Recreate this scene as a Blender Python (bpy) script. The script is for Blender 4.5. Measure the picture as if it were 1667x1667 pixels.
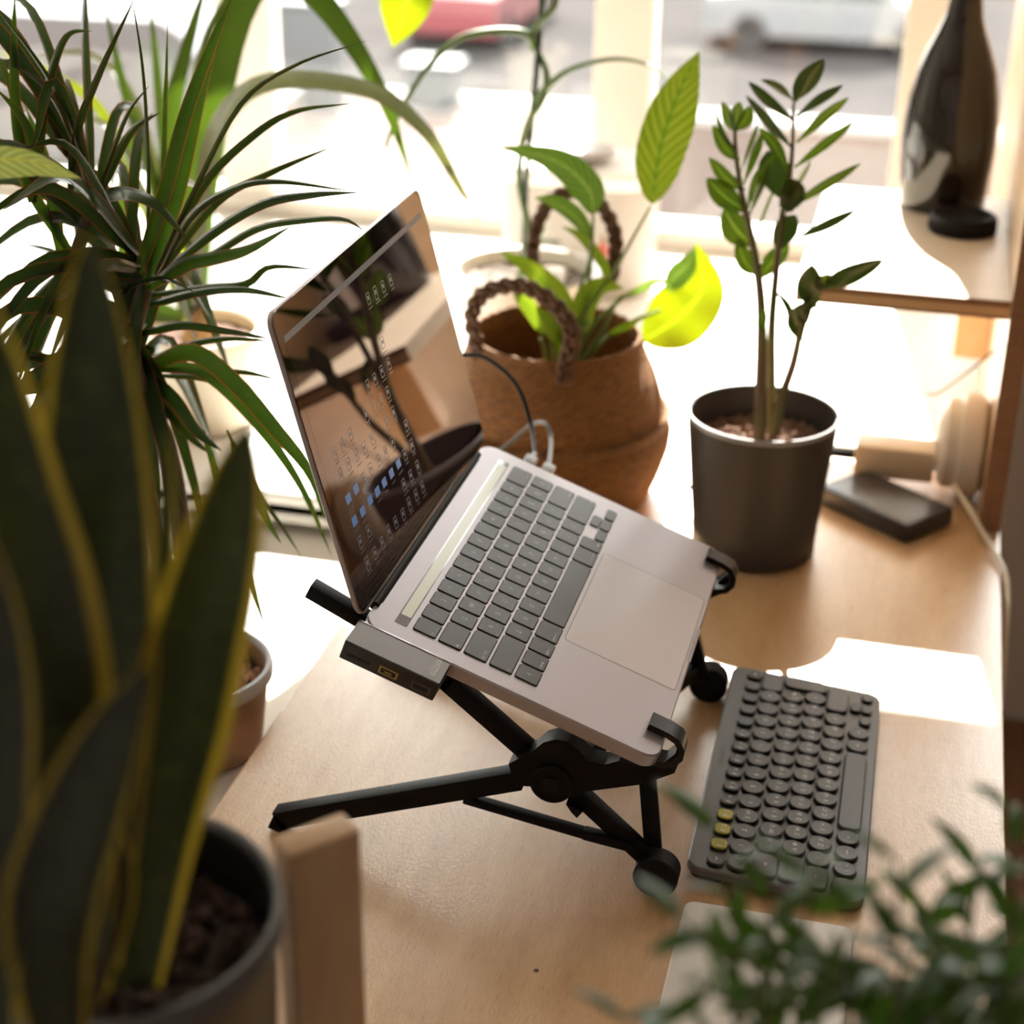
import bpy, bmesh, math, random
from mathutils import Vector, Matrix, Euler
for o in list(bpy.data.objects): bpy.data.objects.remove(o, do_unlink=True)
SC = bpy.context.scene; COL = SC.collection
R = math.radians; PI = math.pi
V = Vector

# ------------------------------------------------------------------ camera
FPX = 2797.68
_yaw = R(13.5); _pit = 0.45390378; _rol = 0.01495422
def _W(v):
    c, s = math.cos(_yaw), math.sin(_yaw)
    return V((c*v[0]-s*v[1], s*v[0]+c*v[1], v[2]))
_fw = V((0, math.cos(_pit), -math.sin(_pit))); _rt = V((1, 0, 0)); _up = _rt.cross(_fw)
_r2 = math.cos(_rol)*_rt + math.sin(_rol)*_up; _u2 = -math.sin(_rol)*_rt + math.cos(_rol)*_up
FW, RT, UP = _W(_fw), _W(_r2), _W(_u2)
EYE = V((0, 0, 0.76248))
cd = bpy.data.cameras.new('camera'); cam = bpy.data.objects.new('camera', cd); COL.objects.link(cam)
m = Matrix.Identity(4)
for i in range(3):
    m[i][0], m[i][1], m[i][2], m[i][3] = RT[i], UP[i], -FW[i], EYE[i]
cam.matrix_world = m
cd.sensor_width = 36; cd.lens = FPX/1667*36; cd.clip_start = .02; cd.clip_end = 300
cd.dof.use_dof = True; cd.dof.focus_distance = 1.14; cd.dof.aperture_fstop = cd.lens/1000/0.0125
SC.camera = cam

# ------------------------------------------------------------------ sky, sun, exposure
SC.view_settings.view_transform = 'Standard'; SC.view_settings.look = 'None'
SC.view_settings.gamma = 1; SC.view_settings.use_curve_mapping = False
SC.view_settings.exposure = 2.08
wd = bpy.data.worlds.new('sky'); SC.world = wd; wd.use_nodes = True
bg = wd.node_tree.nodes['Background']; bg.inputs[0].default_value = (1, .965, .94, 1); bg.inputs[1].default_value = 1.9
sd = bpy.data.lights.new('sun', 'SUN'); sd.energy = 10; sd.angle = R(.6); sd.color = (1, .94, .86)
sun = bpy.data.objects.new('sun', sd); COL.objects.link(sun)
SUN = V((.168, -1.143, -1)).normalized()
sun.rotation_euler = SUN.to_track_quat('-Z', 'Y').to_euler(); sun.location = (-1, 6, 6)
pd = bpy.data.lights.new('window_portal', 'AREA'); pd.shape = 'RECTANGLE'; pd.size = 3.4; pd.size_y = 1.2; pd.cycles.is_portal = True
po = bpy.data.objects.new('window_portal', pd); COL.objects.link(po); po.location = (-1.1, 2.47, .58)
po.rotation_euler = V((0, -1, 0)).to_track_quat('-Z', 'Z').to_euler()

# ------------------------------------------------------------------ helpers
def raydir(px, py): return FW + RT*((px-833.5)/FPX) - UP*((py-833.5)/FPX)
def atY(px, py, Y):
    d = raydir(px, py); return EYE + d*(Y/d.y)
def atZ(px, py, Z=0.):
    d = raydir(px, py); return EYE + d*((Z-EYE.z)/d.z)

def mix_rgb(nt, fac, a, b):
    n = nt.nodes.new('ShaderNodeMix'); n.data_type = 'RGBA'
    for k, v in ((0, fac), (6, a), (7, b)):
        if hasattr(v, 'is_output') or isinstance(v, bpy.types.NodeSocket): nt.links.new(v, n.inputs[k])
        else: n.inputs[k].default_value = v if k == 0 else (*v, 1)
    return n.outputs[2]
def noise(nt, scale, detail=4, vec=None, rough=.55):
    n = nt.nodes.new('ShaderNodeTexNoise'); n.inputs['Scale'].default_value = scale; n.inputs['Detail'].default_value = detail
    n.inputs['Roughness'].default_value = rough
    if vec: nt.links.new(vec, n.inputs['Vector'])
    return n.outputs['Fac']
def ramp(nt, fac, a, b):
    n = nt.nodes.new('ShaderNodeMapRange'); n.inputs[1].default_value = a; n.inputs[2].default_value = b
    nt.links.new(fac, n.inputs[0]); return n.outputs[0]
def objco(nt, scale=(1, 1, 1)):
    t = nt.nodes.new('ShaderNodeTexCoord'); mp = nt.nodes.new('ShaderNodeMapping'); mp.inputs['Scale'].default_value = scale
    nt.links.new(t.outputs['Object'], mp.inputs[0]); return mp.outputs[0]
MATS = {}
def mat(name, col, rough=.5, metal=0, col2=None, nscale=40, stretch=(1, 1, 1), bump=0, bscale=None, coat=0, emit=None, spec=.5, coat_rough=.1):
    if name in MATS: return MATS[name]
    m = bpy.data.materials.new(name); m.use_nodes = True; nt = m.node_tree; b = nt.nodes['Principled BSDF']
    b.inputs['Base Color'].default_value = (*col, 1); b.inputs['Roughness'].default_value = rough; b.inputs['Metallic'].default_value = metal
    b.inputs['Specular IOR Level'].default_value = spec
    b.inputs['Coat Weight'].default_value = coat; b.inputs['Coat Roughness'].default_value = coat_rough
    if col2 or bump:
        co = objco(nt, stretch)
        f = noise(nt, nscale, 5, co)
        if col2: nt.links.new(mix_rgb(nt, ramp(nt, f, .3, .7), col, col2), b.inputs['Base Color'])
        if bump:
            bp = nt.nodes.new('ShaderNodeBump'); bp.inputs['Strength'].default_value = bump; bp.inputs['Distance'].default_value = .002
            nt.links.new(noise(nt, bscale or nscale, 4, co), bp.inputs['Height']); nt.links.new(bp.outputs[0], b.inputs['Normal'])
    if emit:
        b.inputs['Emission Color'].default_value = (*emit[0], 1); b.inputs['Emission Strength'].default_value = emit[1]
    MATS[name] = m; return m
def birchmat(name):
    m = mat(name, (.74, .49, .25), .45, coat=1.0, coat_rough=.26); nt = m.node_tree; b = nt.nodes['Principled BSDF']; b.inputs['Coat IOR'].default_value = 1.75
    big = objco(nt, (6, 1.4, 4)); fine = objco(nt, (60, 3, 30))
    c = mix_rgb(nt, ramp(nt, noise(nt, 3.5, 6, big, .6), .38, .66), (.76, .485, .25), (.62, .35, .16))
    c = _mixc(nt, ramp(nt, noise(nt, 22, 4, fine), .52, .80), c, (.50, .29, .13))
    nt.links.new(c, b.inputs['Base Color'])
    bp = nt.nodes.new('ShaderNodeBump'); bp.inputs['Strength'].default_value = .22; bp.inputs['Distance'].default_value = .0012
    nt.links.new(noise(nt, 330, 3, objco(nt, (1.6, .8, 1))), bp.inputs['Height']); nt.links.new(bp.outputs[0], b.inputs['Normal']); nt.links.new(bp.outputs[0], b.inputs['Coat Normal'])
    return m
def leafmat(name, col, col2, edge=None, edge_w=.12, mid=None, trans=.45, rough=.35, veins=0, band=None, tcol=None):
    if name in MATS: return MATS[name]
    m = bpy.data.materials.new(name); m.use_nodes = True; nt = m.node_tree; b = nt.nodes['Principled BSDF']; out = nt.nodes['Material Output']
    b.inputs['Roughness'].default_value = rough; b.inputs['Specular IOR Level'].default_value = .5
    uv = nt.nodes.new('ShaderNodeUVMap'); sep = nt.nodes.new('ShaderNodeSeparateXYZ'); nt.links.new(uv.outputs[0], sep.inputs[0])
    def mth(op, a, bb=None):
        n = nt.nodes.new('ShaderNodeMath'); n.operation = op
        for i, v in enumerate((a, bb)):
            if v is None: continue
            if isinstance(v, (int, float)): n.inputs[i].default_value = v
            else: nt.links.new(v, n.inputs[i])
        return n.outputs[0]
    ac = mth('ABSOLUTE', mth('MULTIPLY', mth('SUBTRACT', sep.outputs[0], .5), 2.))     # 0 midrib .. 1 margin
    c = mix_rgb(nt, ramp(nt, noise(nt, 25, 3, objco(nt)), .35, .65), col, col2)
    if veins:
        sc = mth('SINE', mth('MULTIPLY', mth('SUBTRACT', sep.outputs[1], mth('MULTIPLY', ac, .22)), veins))
        vf = mth('MULTIPLY', ramp(nt, sc, .1, 1), .45)
        c = mix_rgb(nt, vf, (0, 0, 0), (0, 0, 0)) if False else mix_rgb(nt, vf, (1, 1, 1), tuple(min(1, x*2.2+.03) for x in col2)) if False else _mixc(nt, vf, c, tuple(min(1, x*1.9+.04) for x in col2))
    if band:
        w = nt.nodes.new('ShaderNodeTexNoise'); w.inputs['Scale'].default_value = 1.; w.inputs['Detail'].default_value = 3
        cb = nt.nodes.new('ShaderNodeCombineXYZ'); nt.links.new(mth('MULTIPLY', sep.outputs[0], 2.5), cb.inputs[0]); nt.links.new(mth('MULTIPLY', sep.outputs[1], 34), cb.inputs[1])
        nt.links.new(cb.outputs[0], w.inputs['Vector']); c = _mixc(nt, ramp(nt, w.outputs['Fac'], .5, .62), c, band)
    if mid: c = _mixc(nt, ramp(nt, ac, .10, .02), c, mid)
    if edge: c = _mixc(nt, ramp(nt, ac, 1-edge_w-.03, 1-edge_w+.03), c, edge)
    nt.links.new(c, b.inputs['Base Color'])
    tr = nt.nodes.new('ShaderNodeBsdfTranslucent')
    g = nt.nodes.new('ShaderNodeMix'); g.data_type = 'RGBA'; g.blend_type = 'MULTIPLY'; g.inputs[0].default_value = 1
    nt.links.new(c, g.inputs[6]); g.inputs[7].default_value = (*(tcol or (2.0, 2.0, .7)), 1); nt.links.new(g.outputs[2], tr.inputs[0])
    mx = nt.nodes.new('ShaderNodeMixShader'); mx.inputs[0].default_value = trans
    nt.links.new(b.outputs[0], mx.inputs[1]); nt.links.new(tr.outputs[0], mx.inputs[2]); nt.links.new(mx.outputs[0], out.inputs[0])
    MATS[name] = m; return m
def _mixc(nt, fac, csock, colb):
    n = nt.nodes.new('ShaderNodeMix'); n.data_type = 'RGBA'
    if isinstance(fac, (int, float)): n.inputs[0].default_value = fac
    else: nt.links.new(fac, n.inputs[0])
    nt.links.new(csock, n.inputs[6]); n.inputs[7].default_value = (*colb, 1); return n.outputs[2]

class MB:
    """collects vertices and faces of one mesh"""
    def __init__(s): s.v = []; s.f = []; s.uv = {}
    def add(s, vs, fs):
        n = len(s.v); s.v += [V(x) for x in vs]; s.f += [[i+n for i in f] for f in fs]; return s
    def box(s, x0, x1, y0, y1, z0, z1, M=None, c=0.):
        bm = bmesh.new(); bmesh.ops.create_cube(bm, size=1)
        for v in bm.verts: v.co = V(((x0+x1)/2+v.co.x*(x1-x0), (y0+y1)/2+v.co.y*(y1-y0), (z0+z1)/2+v.co.z*(z1-z0)))
        if c: bmesh.ops.bevel(bm, geom=bm.edges[:], offset=c, segments=2, affect='EDGES', profile=.5)
        bm.verts.index_update(); vs = [v.co.copy() for v in bm.verts]; fs = [[v.index for v in f.verts] for f in bm.faces]; bm.free()
        if M: vs = [M @ v for v in vs]
        return s.add(vs, fs)
    def lathe(s, prof, c=(0, 0, 0), n=48, M=None):
        vs = []; fs = []; k = len(prof)
        for i in range(n):
            a = 2*PI*i/n
            for r, z in prof: vs.append(V((c[0]+r*math.cos(a), c[1]+r*math.sin(a), c[2]+z)))
        for i in range(n):
            for j in range(k-1):
                a, b = i*k+j, ((i+1) % n)*k+j
                fs.append([a, b, b+1, a+1])
        if M: vs = [M @ v for v in vs]
        return s.add(vs, fs)
    def prism(s, out, z0, z1, M=None, ch=0, shrink=None):
        """outline (ccw xy) extruded z0..z1; ch = small chamfer on the top rim, shrink(ch) gives the inset outline"""
        rings = [(out, z0), (out, z1-ch)] + ([(shrink(ch), z1)] if ch else [(out, z1)]) if True else 0
        n = len(out); vs = []; fs = []
        if ch: rings = [(shrink(ch), z0), (out, z0+ch), (out, z1-ch), (shrink(ch), z1)]
        for o, z in rings: vs += [V((p[0], p[1], z)) for p in o]
        for k in range(len(rings)-1):
            for i in range(n):
                j = (i+1) % n; fs.append([k*n+i, k*n+j, (k+1)*n+j, (k+1)*n+i])
        fs.append(list(range(n))[::-1]); fs.append([(len(rings)-1)*n+i for i in range(n)])
        if M: vs = [M @ v for v in vs]
        return s.add(vs, fs)
    def tube(s, pts, r, n=10, cap=True):
        pts = [V(p) for p in pts]; k = len(pts); vs = []; fs = []
        rr = r if isinstance(r, (list, tuple)) else [r]*k
        t0 = (pts[1]-pts[0]).normalized(); a = t0.orthogonal().normalized()
        for i, p in enumerate(pts):
            t = (pts[min(i+1, k-1)]-pts[max(i-1, 0)]).normalized(); a = (a-t*a.dot(t)).normalized(); b = t.cross(a)
            for j in range(n):
                q = 2*PI*j/n; vs.append(p+(a*math.cos(q)+b*math.sin(q))*rr[i])
        for i in range(k-1):
            for j in range(n): fs.append([i*n+j, i*n+(j+1) % n, (i+1)*n+(j+1) % n, (i+1)*n+j])
        if cap: fs += [list(range(n))[::-1], [(k-1)*n+j for j in range(n)]]
        return s.add(vs, fs)
    def bar(s, p0, p1, w, th, up=(0, 0, 1), c=.0008):
        """box from p0 to p1; w = size along 'up', th = size sideways"""
        p0, p1 = V(p0), V(p1); d = p1-p0; L = d.length; x = d.normalized(); y = V(up).cross(x).normalized(); z = x.cross(y)
        M = Matrix(((x.x, y.x, z.x, p0.x), (x.y, y.y, z.y, p0.y), (x.z, y.z, z.z, p0.z), (0, 0, 0, 1)))
        return s.box(0, L, -th/2, th/2, -w/2, w/2, M, c)
def mesh_of(name, mb, m, smooth=35):
    me = bpy.data.meshes.new(name); me.from_pydata([tuple(v) for v in mb.v], [], mb.f)
    if m: me.materials.append(m)
    me.validate()
    if mb.uv:
        l = me.uv_layers.new(name='UVMap')
        for lp in me.loops: l.data[lp.index].uv = mb.uv.get(lp.vertex_index, (.5, .5))
    if smooth:
        me.polygons.foreach_set('use_smooth', [True]*len(me.polygons)); me.set_sharp_from_angle(angle=R(smooth))
    return me
ORG = {}
def put(name, me, parent=None, loc=None, rot=None):
    o = bpy.data.objects.new(name, me); COL.objects.link(o)
    if parent: o.parent = parent
    if loc is not None: o.location = loc
    if rot is not None: o.rotation_euler = rot
    return o
def obj(name, mb, m, parent=None, world=True, smooth=35, label=None):
    """world=True: vertices are world coordinates, parent roots are only translated"""
    off = ORG.get(parent.name, V((0, 0, 0))) if (parent and world) else V((0, 0, 0))
    if off.length: mb.v = [v-off for v in mb.v]
    o = put(name, mesh_of(name, mb, m, smooth), parent); ORG[o.name] = off
    if label: o['label'] = label
    return o
def root(name, label, cat, loc=(0, 0, 0), group=None, rot=None):
    o = bpy.data.objects.new(name, None); COL.objects.link(o); o.location = loc; o.empty_display_size = .02
    if rot is not None: o.rotation_euler = rot
    ORG[o.name] = V(loc) if rot is None else V((0, 0, 0))
    o['label'] = label; o['category'] = cat
    if group: o['group'] = group
    return o
def tag(o, label, cat, group=None):
    o['label'] = label; o['category'] = cat
    if group: o['group'] = group
    return o
def struct(name, mb, m, parent=None, smooth=0):
    o = obj(name, mb, m, parent, smooth=smooth)
    if not parent: o['kind'] = 'structure'
    return o
def rrect(cx, cy, w, h, r, n=5):
    pts = []
    for sx, sy, a0 in ((1, 1, 0), (-1, 1, 90), (-1, -1, 180), (1, -1, 270)):
        for k in range(n+1):
            a = R(a0+90*k/n); pts.append((cx+sx*(w/2-r)+r*math.cos(a), cy+sy*(h/2-r)+r*math.sin(a)))
    return pts
def slab(mb, cx, cy, w, h, r, z0, z1, ch=0, n=5, M=None):
    return mb.prism(rrect(cx, cy, w, h, r, n), z0, z1, M, ch, (lambda c: rrect(cx, cy, w-2*c, h-2*c, max(r-c, 1e-4), n)) if ch else None)
def crom(P, n):
    P = [V(p) for p in P]; Q = [P[0]*2-P[1]]+P+[P[-1]*2-P[-2]]; out = []
    segs = len(P)-1
    for i in range(n+1):
        t = i/n*segs; k = min(int(t), segs-1); t -= k; a, b, c, d = Q[k:k+4]
        out.append(.5*((2*b)+(c-a)*t+(2*a-5*b+4*c-d)*t*t+(3*b-a-3*c+d)*t**3))
    return out
def prof_strap(t): return min(1, (.45+3*t))*max(0.02, (1-t**3.2))
def prof_blade(t): return max(.02, math.sin(PI*min(1, .12+.88*t)**.9)**.75) if t < .999 else .02
def prof_oval(t): return max(.26 if t < .5 else .02, math.sin(PI*t**1.12)**.72)
def prof_lance(t): return max(.02, (math.sin(PI*t**.75))**.9)
def prof_sans(t): return max(.02, min(1, .55+1.1*t)*max(0, 1-t**4.5)**.8)
def blade(pts, w, prof=prof_strap, tw=0, fold=.18, n=14, facing=None, tw2=None, wave=0):
    """a leaf: ribbon of five rails along a spline, folded at the midrib, turned tw about its own axis"""
    S = crom(pts, n); mb = MB(); k = 5
    mean = sum(S, V((0, 0, 0)))/len(S); view = V(facing) if facing is not None else (mean-EYE).normalized()
    for i, p in enumerate(S):
        t = i/n; T = (S[min(i+1, n)]-S[max(i-1, 0)])
        T = T.normalized() if T.length > 1e-9 else V((0, 0, 1))
        sd = T.cross(view); sd = sd.normalized() if sd.length > 1e-3 else T.orthogonal().normalized()
        a = tw if tw2 is None else tw+(tw2-tw)*t
        sd = Matrix.Rotation(a, 3, T) @ sd; nn = T.cross(sd).normalized()
        ww = w*.5*prof(t)
        for j in range(k):
            u = (j-2)/2.
            wv = wave*ww*math.sin(t*17+u)*abs(u)
            mb.uv[len(mb.v)] = (j/(k-1.), t); mb.v.append(p+sd*(u*ww)+nn*(fold*ww*(abs(u)**1.3)+wv))
    for i in range(n):
        for j in range(k-1):
            a = i*k+j; mb.f.append([a, a+1, a+k+1, a+k])
    return mb
def leaf(parent, pts, w, m, name='leaf', label=None, **kw):
    return obj(name, blade(pts, w, **kw), m, parent, smooth=60, label=label)
def soil(parent, c, r, m, name='soil', amp=.004, n=26, seed=1, label=None):
    rnd = random.Random(seed); mb = MB(); rings = 11
    vs = [V((c[0], c[1], c[2]+rnd.uniform(0, amp)))]
    for i in range(1, rings+1):
        for j in range(n):
            a = 2*PI*j/n+(i % 2)*PI/n; q = r*i/rings; vs.append(V((c[0]+q*math.cos(a), c[1]+q*math.sin(a), c[2]+(rnd.uniform(-amp, amp) if i < rings else 0))))
    fs = [[0, 1+j, 1+(j+1) % n] for j in range(n)]
    for i in range(rings-1):
        for j in range(n):
            a = 1+i*n; b = a+n; fs.append([a+j, b+j, b+(j+1) % n, a+(j+1) % n])
    mb.add(vs, fs); o = obj(name, mb, m, parent, smooth=0); o['kind'] = 'stuff'
    if label: o['label'] = label
    return o
def crumbs(parent, c, r, m, count, size, seed=3, name='soil_crumbs'):
    rnd = random.Random(seed); mb = MB()
    for i in range(count):
        a = rnd.uniform(0, 2*PI); q = r*math.sqrt(rnd.random()); s = size*rnd.uniform(.5, 1.3)
        x, y, z = c[0]+q*math.cos(a), c[1]+q*math.sin(a), c[2]+rnd.uniform(0, s)
        E = Euler((rnd.uniform(0, 6), rnd.uniform(0, 6), 0)).to_matrix()
        o = [V((1, 0, 0)), V((-1, 0, 0)), V((0, 1, 0)), V((0, -1, 0)), V((0, 0, .8)), V((0, 0, -.8))]
        mb.add([V((x, y, z))+E @ (p*s*rnd.uniform(.7, 1.2)) for p in o], [[0, 2, 4], [2, 1, 4], [1, 3, 4], [3, 0, 4], [2, 0, 5], [1, 2, 5], [3, 1, 5], [0, 3, 5]])
    o = obj(name, mb, m, parent, smooth=0); o['kind'] = 'stuff'; return o
def text_obj(s, size, m, parent, M, name='legend', align='CENTER', ext=0):
    cu = bpy.data.curves.new(name, 'FONT'); cu.body = s; cu.size = size; cu.align_x = align; cu.align_y = 'CENTER'; cu.resolution_u = 2; cu.extrude = ext
    t = bpy.data.objects.new('tmp', cu); COL.objects.link(t)
    bpy.context.view_layer.update()
    me = bpy.data.meshes.new_from_object(t.evaluated_get(bpy.context.evaluated_depsgraph_get()))
    bpy.data.objects.remove(t); me.materials.clear(); me.materials.append(m); me.name = name
    me.transform(M); return put(name, me, parent)

# ------------------------------------------------------------------ materials
birch = birchmat('birch plywood')
ply_dark = mat('plywood edge dark ply', (.33, .17, .085), .6, col2=(.25, .12, .06), nscale=30, stretch=(1, 1, 6))
ply_light = mat('plywood edge light ply', (.80, .54, .30), .6, col2=(.70, .44, .23), nscale=30, stretch=(1, 1, 6))
white_paint = mat('white paint', (.82, .79, .74), .45)
frame_white = mat('window frame paint', (.62, .56, .49), .4)
wallm = mat('wall paint', (.74, .70, .65), .8)
floorm = mat('brown wooden floor', (.30, .14, .07), .5, col2=(.22, .10, .05), nscale=8, stretch=(6, 1, 1))
black_plastic = mat('black plastic', (.004, .0033, .0033), .5, spec=.16, bump=.03, bscale=900)
black_soft = mat('matt black rubber', (.006, .005, .0055), .6, spec=.2)
alu = mat('anodised aluminium', (.415, .378, .402), .38, metal=.6)
key_black = mat('laptop keycap', (.060, .058, .058), .36)
hole_black = mat('keyboard well black', (.005, .005, .005), .6)
glass_black = mat('screen glass', (.004, .003, .003), .015, spec=1.0)
legend_w = mat('key legend white', (.85, .85, .83), .6)
k_body = mat('grey keyboard shell', (.145, .136, .133), .36, bump=.02, bscale=900)
k_key = mat('grey keyboard cap', (.085, .079, .076), .33)
k_yel = mat('yellow keyboard cap', (.50, .44, .03), .4)
pot_grey = mat('matt anthracite pot', (.040, .033, .031), .5, bump=.04, bscale=500)
pot_inside = mat('inside of the anthracite pot', (.035, .03, .03), .5)
rim_light = mat('pot rim highlight', (.30, .29, .30), .3)  # lighter ring colour holds the bright highlight along the pot rim
soil_brown = mat('brown coco soil', (.20, .11, .075), .9, col2=(.10, .055, .04), nscale=150)
soil_dark = mat('dark potting soil', (.035, .022, .018), .95, col2=(.015, .01, .008), nscale=120)
white_ceramic = mat('white ceramic', (.66, .62, .54), .3)
cream_ceramic = mat('cream ceramic', (.70, .62, .48), .4)
seagrass = mat('woven seagrass', (.30, .125, .033), .75, col2=(.16, .065, .018), nscale=90, stretch=(1, 1, 3), bump=.6, bscale=260)
rope = mat('braided seagrass rope', (.15, .065, .025), .7, col2=(.07, .03, .013), nscale=200, bump=.4)
bottle_m = mat('dark bottle glass', (.010, .007, .005), .07, spec=.5, coat=.4, coat_rough=.02)

def glass_mat():
    m = bpy.data.materials.new('window glass'); m.use_nodes = True; nt = m.node_tree; nt.nodes.clear()
    out = nt.nodes.new('ShaderNodeOutputMaterial'); t = nt.nodes.new('ShaderNodeBsdfTransparent'); g = nt.nodes.new('ShaderNodeBsdfGlossy'); g.inputs['Roughness'].default_value = .02
    t.inputs[0].default_value = (.95, .97, .96, 1)
    f = nt.nodes.new('ShaderNodeFresnel'); f.inputs[0].default_value = 1.45; x = nt.nodes.new('ShaderNodeMixShader')
    nt.links.new(f.outputs[0], x.inputs[0]); nt.links.new(t.outputs[0], x.inputs[1]); nt.links.new(g.outputs[0], x.inputs[2]); nt.links.new(x.outputs[0], out.inputs[0]); return m
glassm = glass_mat()

# ------------------------------------------------------------------ room shell
WY = 2.44            # inner face of the window wall
HEAD = 1.155          # underside of the window head
struct('floor', MB().box(-3.0, 2.2, -1.6, 2.6, -.80, -.74), floorm)
for i in range(14):
    for j in range(3): obj('plank', MB().box(.12+i*.09, .2088+i*.09, -.3+j*.93+(i % 3)*.2, .628+j*.93+(i % 3)*.2-.002, -.7402, -.7385+.0003*((i*7+j) % 3), c=.0006), floorm, bpy.data.objects['floor'], smooth=0)
struct('ceiling', MB().box(-3.0, 2.2, -1.6, 2.6, 1.75, 1.80), wallm)
struct('wall_left', MB().box(-3.05, -3.0, -1.6, 2.6, -.8, 1.8), wallm)
struct('wall_right', MB().box(2.2, 2.25, -1.6, 2.6, -.8, 1.8), wallm)
struct('wall_back', MB().box(-3.05, 2.25, -1.65, -1.6, -.8, 1.8), wallm)
wf = MB().box(-3.05, 2.25, WY+.03, WY+.13, -.8, -.02).box(-3.05, 2.25, WY, WY+.13, HEAD, 1.8).box(-3.05, -2.75, WY, WY+.13, -.02, HEAD).box(.6, 2.25, WY, WY+.13, -.02, HEAD)
struct('wall_front', wf, wallm)
# window: posts, rails and three or more panes
win = bpy.data.objects.new('window_1', None); COL.objects.link(win); win['kind'] = 'structure'
def wpart(n, mb, m): o = obj(n, mb, m, win, smooth=0); return o
posts = [(-2.75, -2.67), (-1.055, -.975), (-.477, -.395), (-.048, .05), (.55, .6), (-1.9, -1.82)]
for a, b in posts: wpart('window_post', MB().box(a, b, WY, WY+.07, .03, HEAD-.05, c=.004), frame_white)
wpart('window_rail', MB().box(-2.75, .6, WY, WY+.07, -.02, .03, c=.003), frame_white)
wpart('window_rail', MB().box(-2.75, .6, WY, WY+.07, HEAD-.05, HEAD, c=.003), frame_white)
ps = sorted(posts)
for (a, b), (c, d) in zip(ps[:-1], ps[1:]): wpart('window_pane', MB().box(b, c, WY+.03, WY+.036, .03, HEAD-.05), glassm)

# white sill behind the desk and to its left, with a grooved front and a lower ledge
sill = struct('trim_1', MB().box(-2.75, .115, 1.78, WY, -.035, 0, c=.003).box(-2.75, -.462, 1.50, 1.78, -.035, 0, c=.003), white_paint)
g = MB()
for k in range(3): g.box(-2.75, -.462, 1.4985+.0015*(k % 2), 1.501, -.003-.010*(k+1), -.0036-.010*k, c=.0003)
struct('trim_2', g, white_paint)
struct('trim_3', MB().box(-2.75, -.464, .3, 1.53, -.085, -.046, c=.003), white_paint)
struct('trim_4', MB().box(-2.75, -.464, 1.533, WY+.03, -.74, -.036), white_paint)
struct('trim_5', MB().box(-2.75, -.5, .32, 1.5, -.74, -.086), white_paint)

# ------------------------------------------------------------------ outside: street seen from above
GZ = -5.0
concrete = mat('pinkish pavement', (.20, .155, .14), .9, col2=(.16, .125, .11), nscale=.8, spec=0)
asph = mat('street asphalt', (.055, .050, .050), .9, col2=(.042, .040, .040), nscale=.6, spec=0)
gx = atZ(1090, 250, GZ).x
struct('ground', MB().box(gx, 50, 3, 90, GZ-.1, GZ), mat('pinkish street paving', (.048, .037, .033), .9, col2=(.037, .029, .026), nscale=1.2, spec=0))
struct('pale_ground', MB().box(-60, gx, 3, 90, GZ-.1, GZ), concrete)  # paler ground added so the middle pane burns out to white
struct('road', MB().box(-60, 50, 24.8, 37, GZ-.02, GZ+.02), asph)
kerb_m = mat('kerb stone', (.42, .40, .38), .9)
struct('kerb', MB().box(-60, 50, 24.55, 24.8, GZ, GZ+.12), kerb_m)
car_glass = mat('car window glass', (.05, .06, .055), .08, spec=.8)
tyre = mat('tyre rubber', (.03, .03, .03), .8)
def car(label, col, loc, rz, h=1.0, name='car', L=4.3, W=1.75, van=False):
    body = mat('car paint '+label, col, .25, metal=.3, coat=.8, coat_rough=.05); t = root(name, label, 'van' if van else 'car', loc, rot=(0, 0, rz))
    if van: pr = [(-2.3, .3), (2.35, .3), (2.4, .95), (2.0, 1.15), (1.45, 1.9), (1.2, 2.05), (-2.25, 2.05), (-2.35, 1.9)]
    else: pr = [(-2.1, .28), (2.1, .28), (2.15, .6), (2.0, .78), (1.1, .92), (.5, 1.38), (.1, 1.45), (-.9, 1.42), (-1.6, .98), (-2.1, .92)]
    M = Matrix(((1, 0, 0, 0), (0, 0, 1, 0), (0, 1, 0, 0), (0, 0, 0, 1)))
    b = MB().prism(pr[::-1], -W/2, W/2, M); obj('car_body', b, body, t, world=False, smooth=20)
    if van: ws = [[(1.38, 1.2), (1.85, 1.15), (1.42, 1.75), (.9, 1.8), (.9, 1.2)]]
    else: ws = [[(.95, .93), (.45, 1.32), (0, 1.36), (0, .93)], [(-.08, .93), (-.08, 1.36), (-.85, 1.33), (-1.3, .97)]]
    for w in ws:
        for s in (-1, 1): obj('side_window', MB().prism(w[::-1], s*W/2-.01, s*W/2+.012, M), car_glass, t, world=False, smooth=0)
    if not van:
        for (x0, z0), (x1, z1) in (((1.12, .95), (.55, 1.38)), ((-1.62, 1.0), (-.98, 1.40))):
            d = V((x1-x0, 0, z1-z0)); nn = V((-d.z, 0, d.x)).normalized()*(.015 if x0 < 0 else -.015)
            q = [V((x0, -.7, z0)), V((x0, .7, z0)), V((x1, .62, z1)), V((x1, -.62, z1))]
            obj('windscreen', MB().add([p-nn for p in q]+[p+nn for p in q], [[0, 1, 2, 3], [7, 6, 5, 4], [0, 4, 5, 1], [1, 5, 6, 2], [2, 6, 7, 3], [3, 7, 4, 0]]), car_glass, t, world=False, smooth=0)
    for x in (-1.35, 1.35):
        for s in (-1, 1):
            Mw = Matrix.Translation((x, s*(W/2-.1), .32)) @ Matrix.Rotation(PI/2, 4, 'X')
            obj('wheel', MB().lathe([(0, -.1), (.3, -.1), (.32, -.08), (.32, .08), (.3, .1), (0, .1)], M=Mw, n=20), tyre, t, world=False)
    return t
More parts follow.
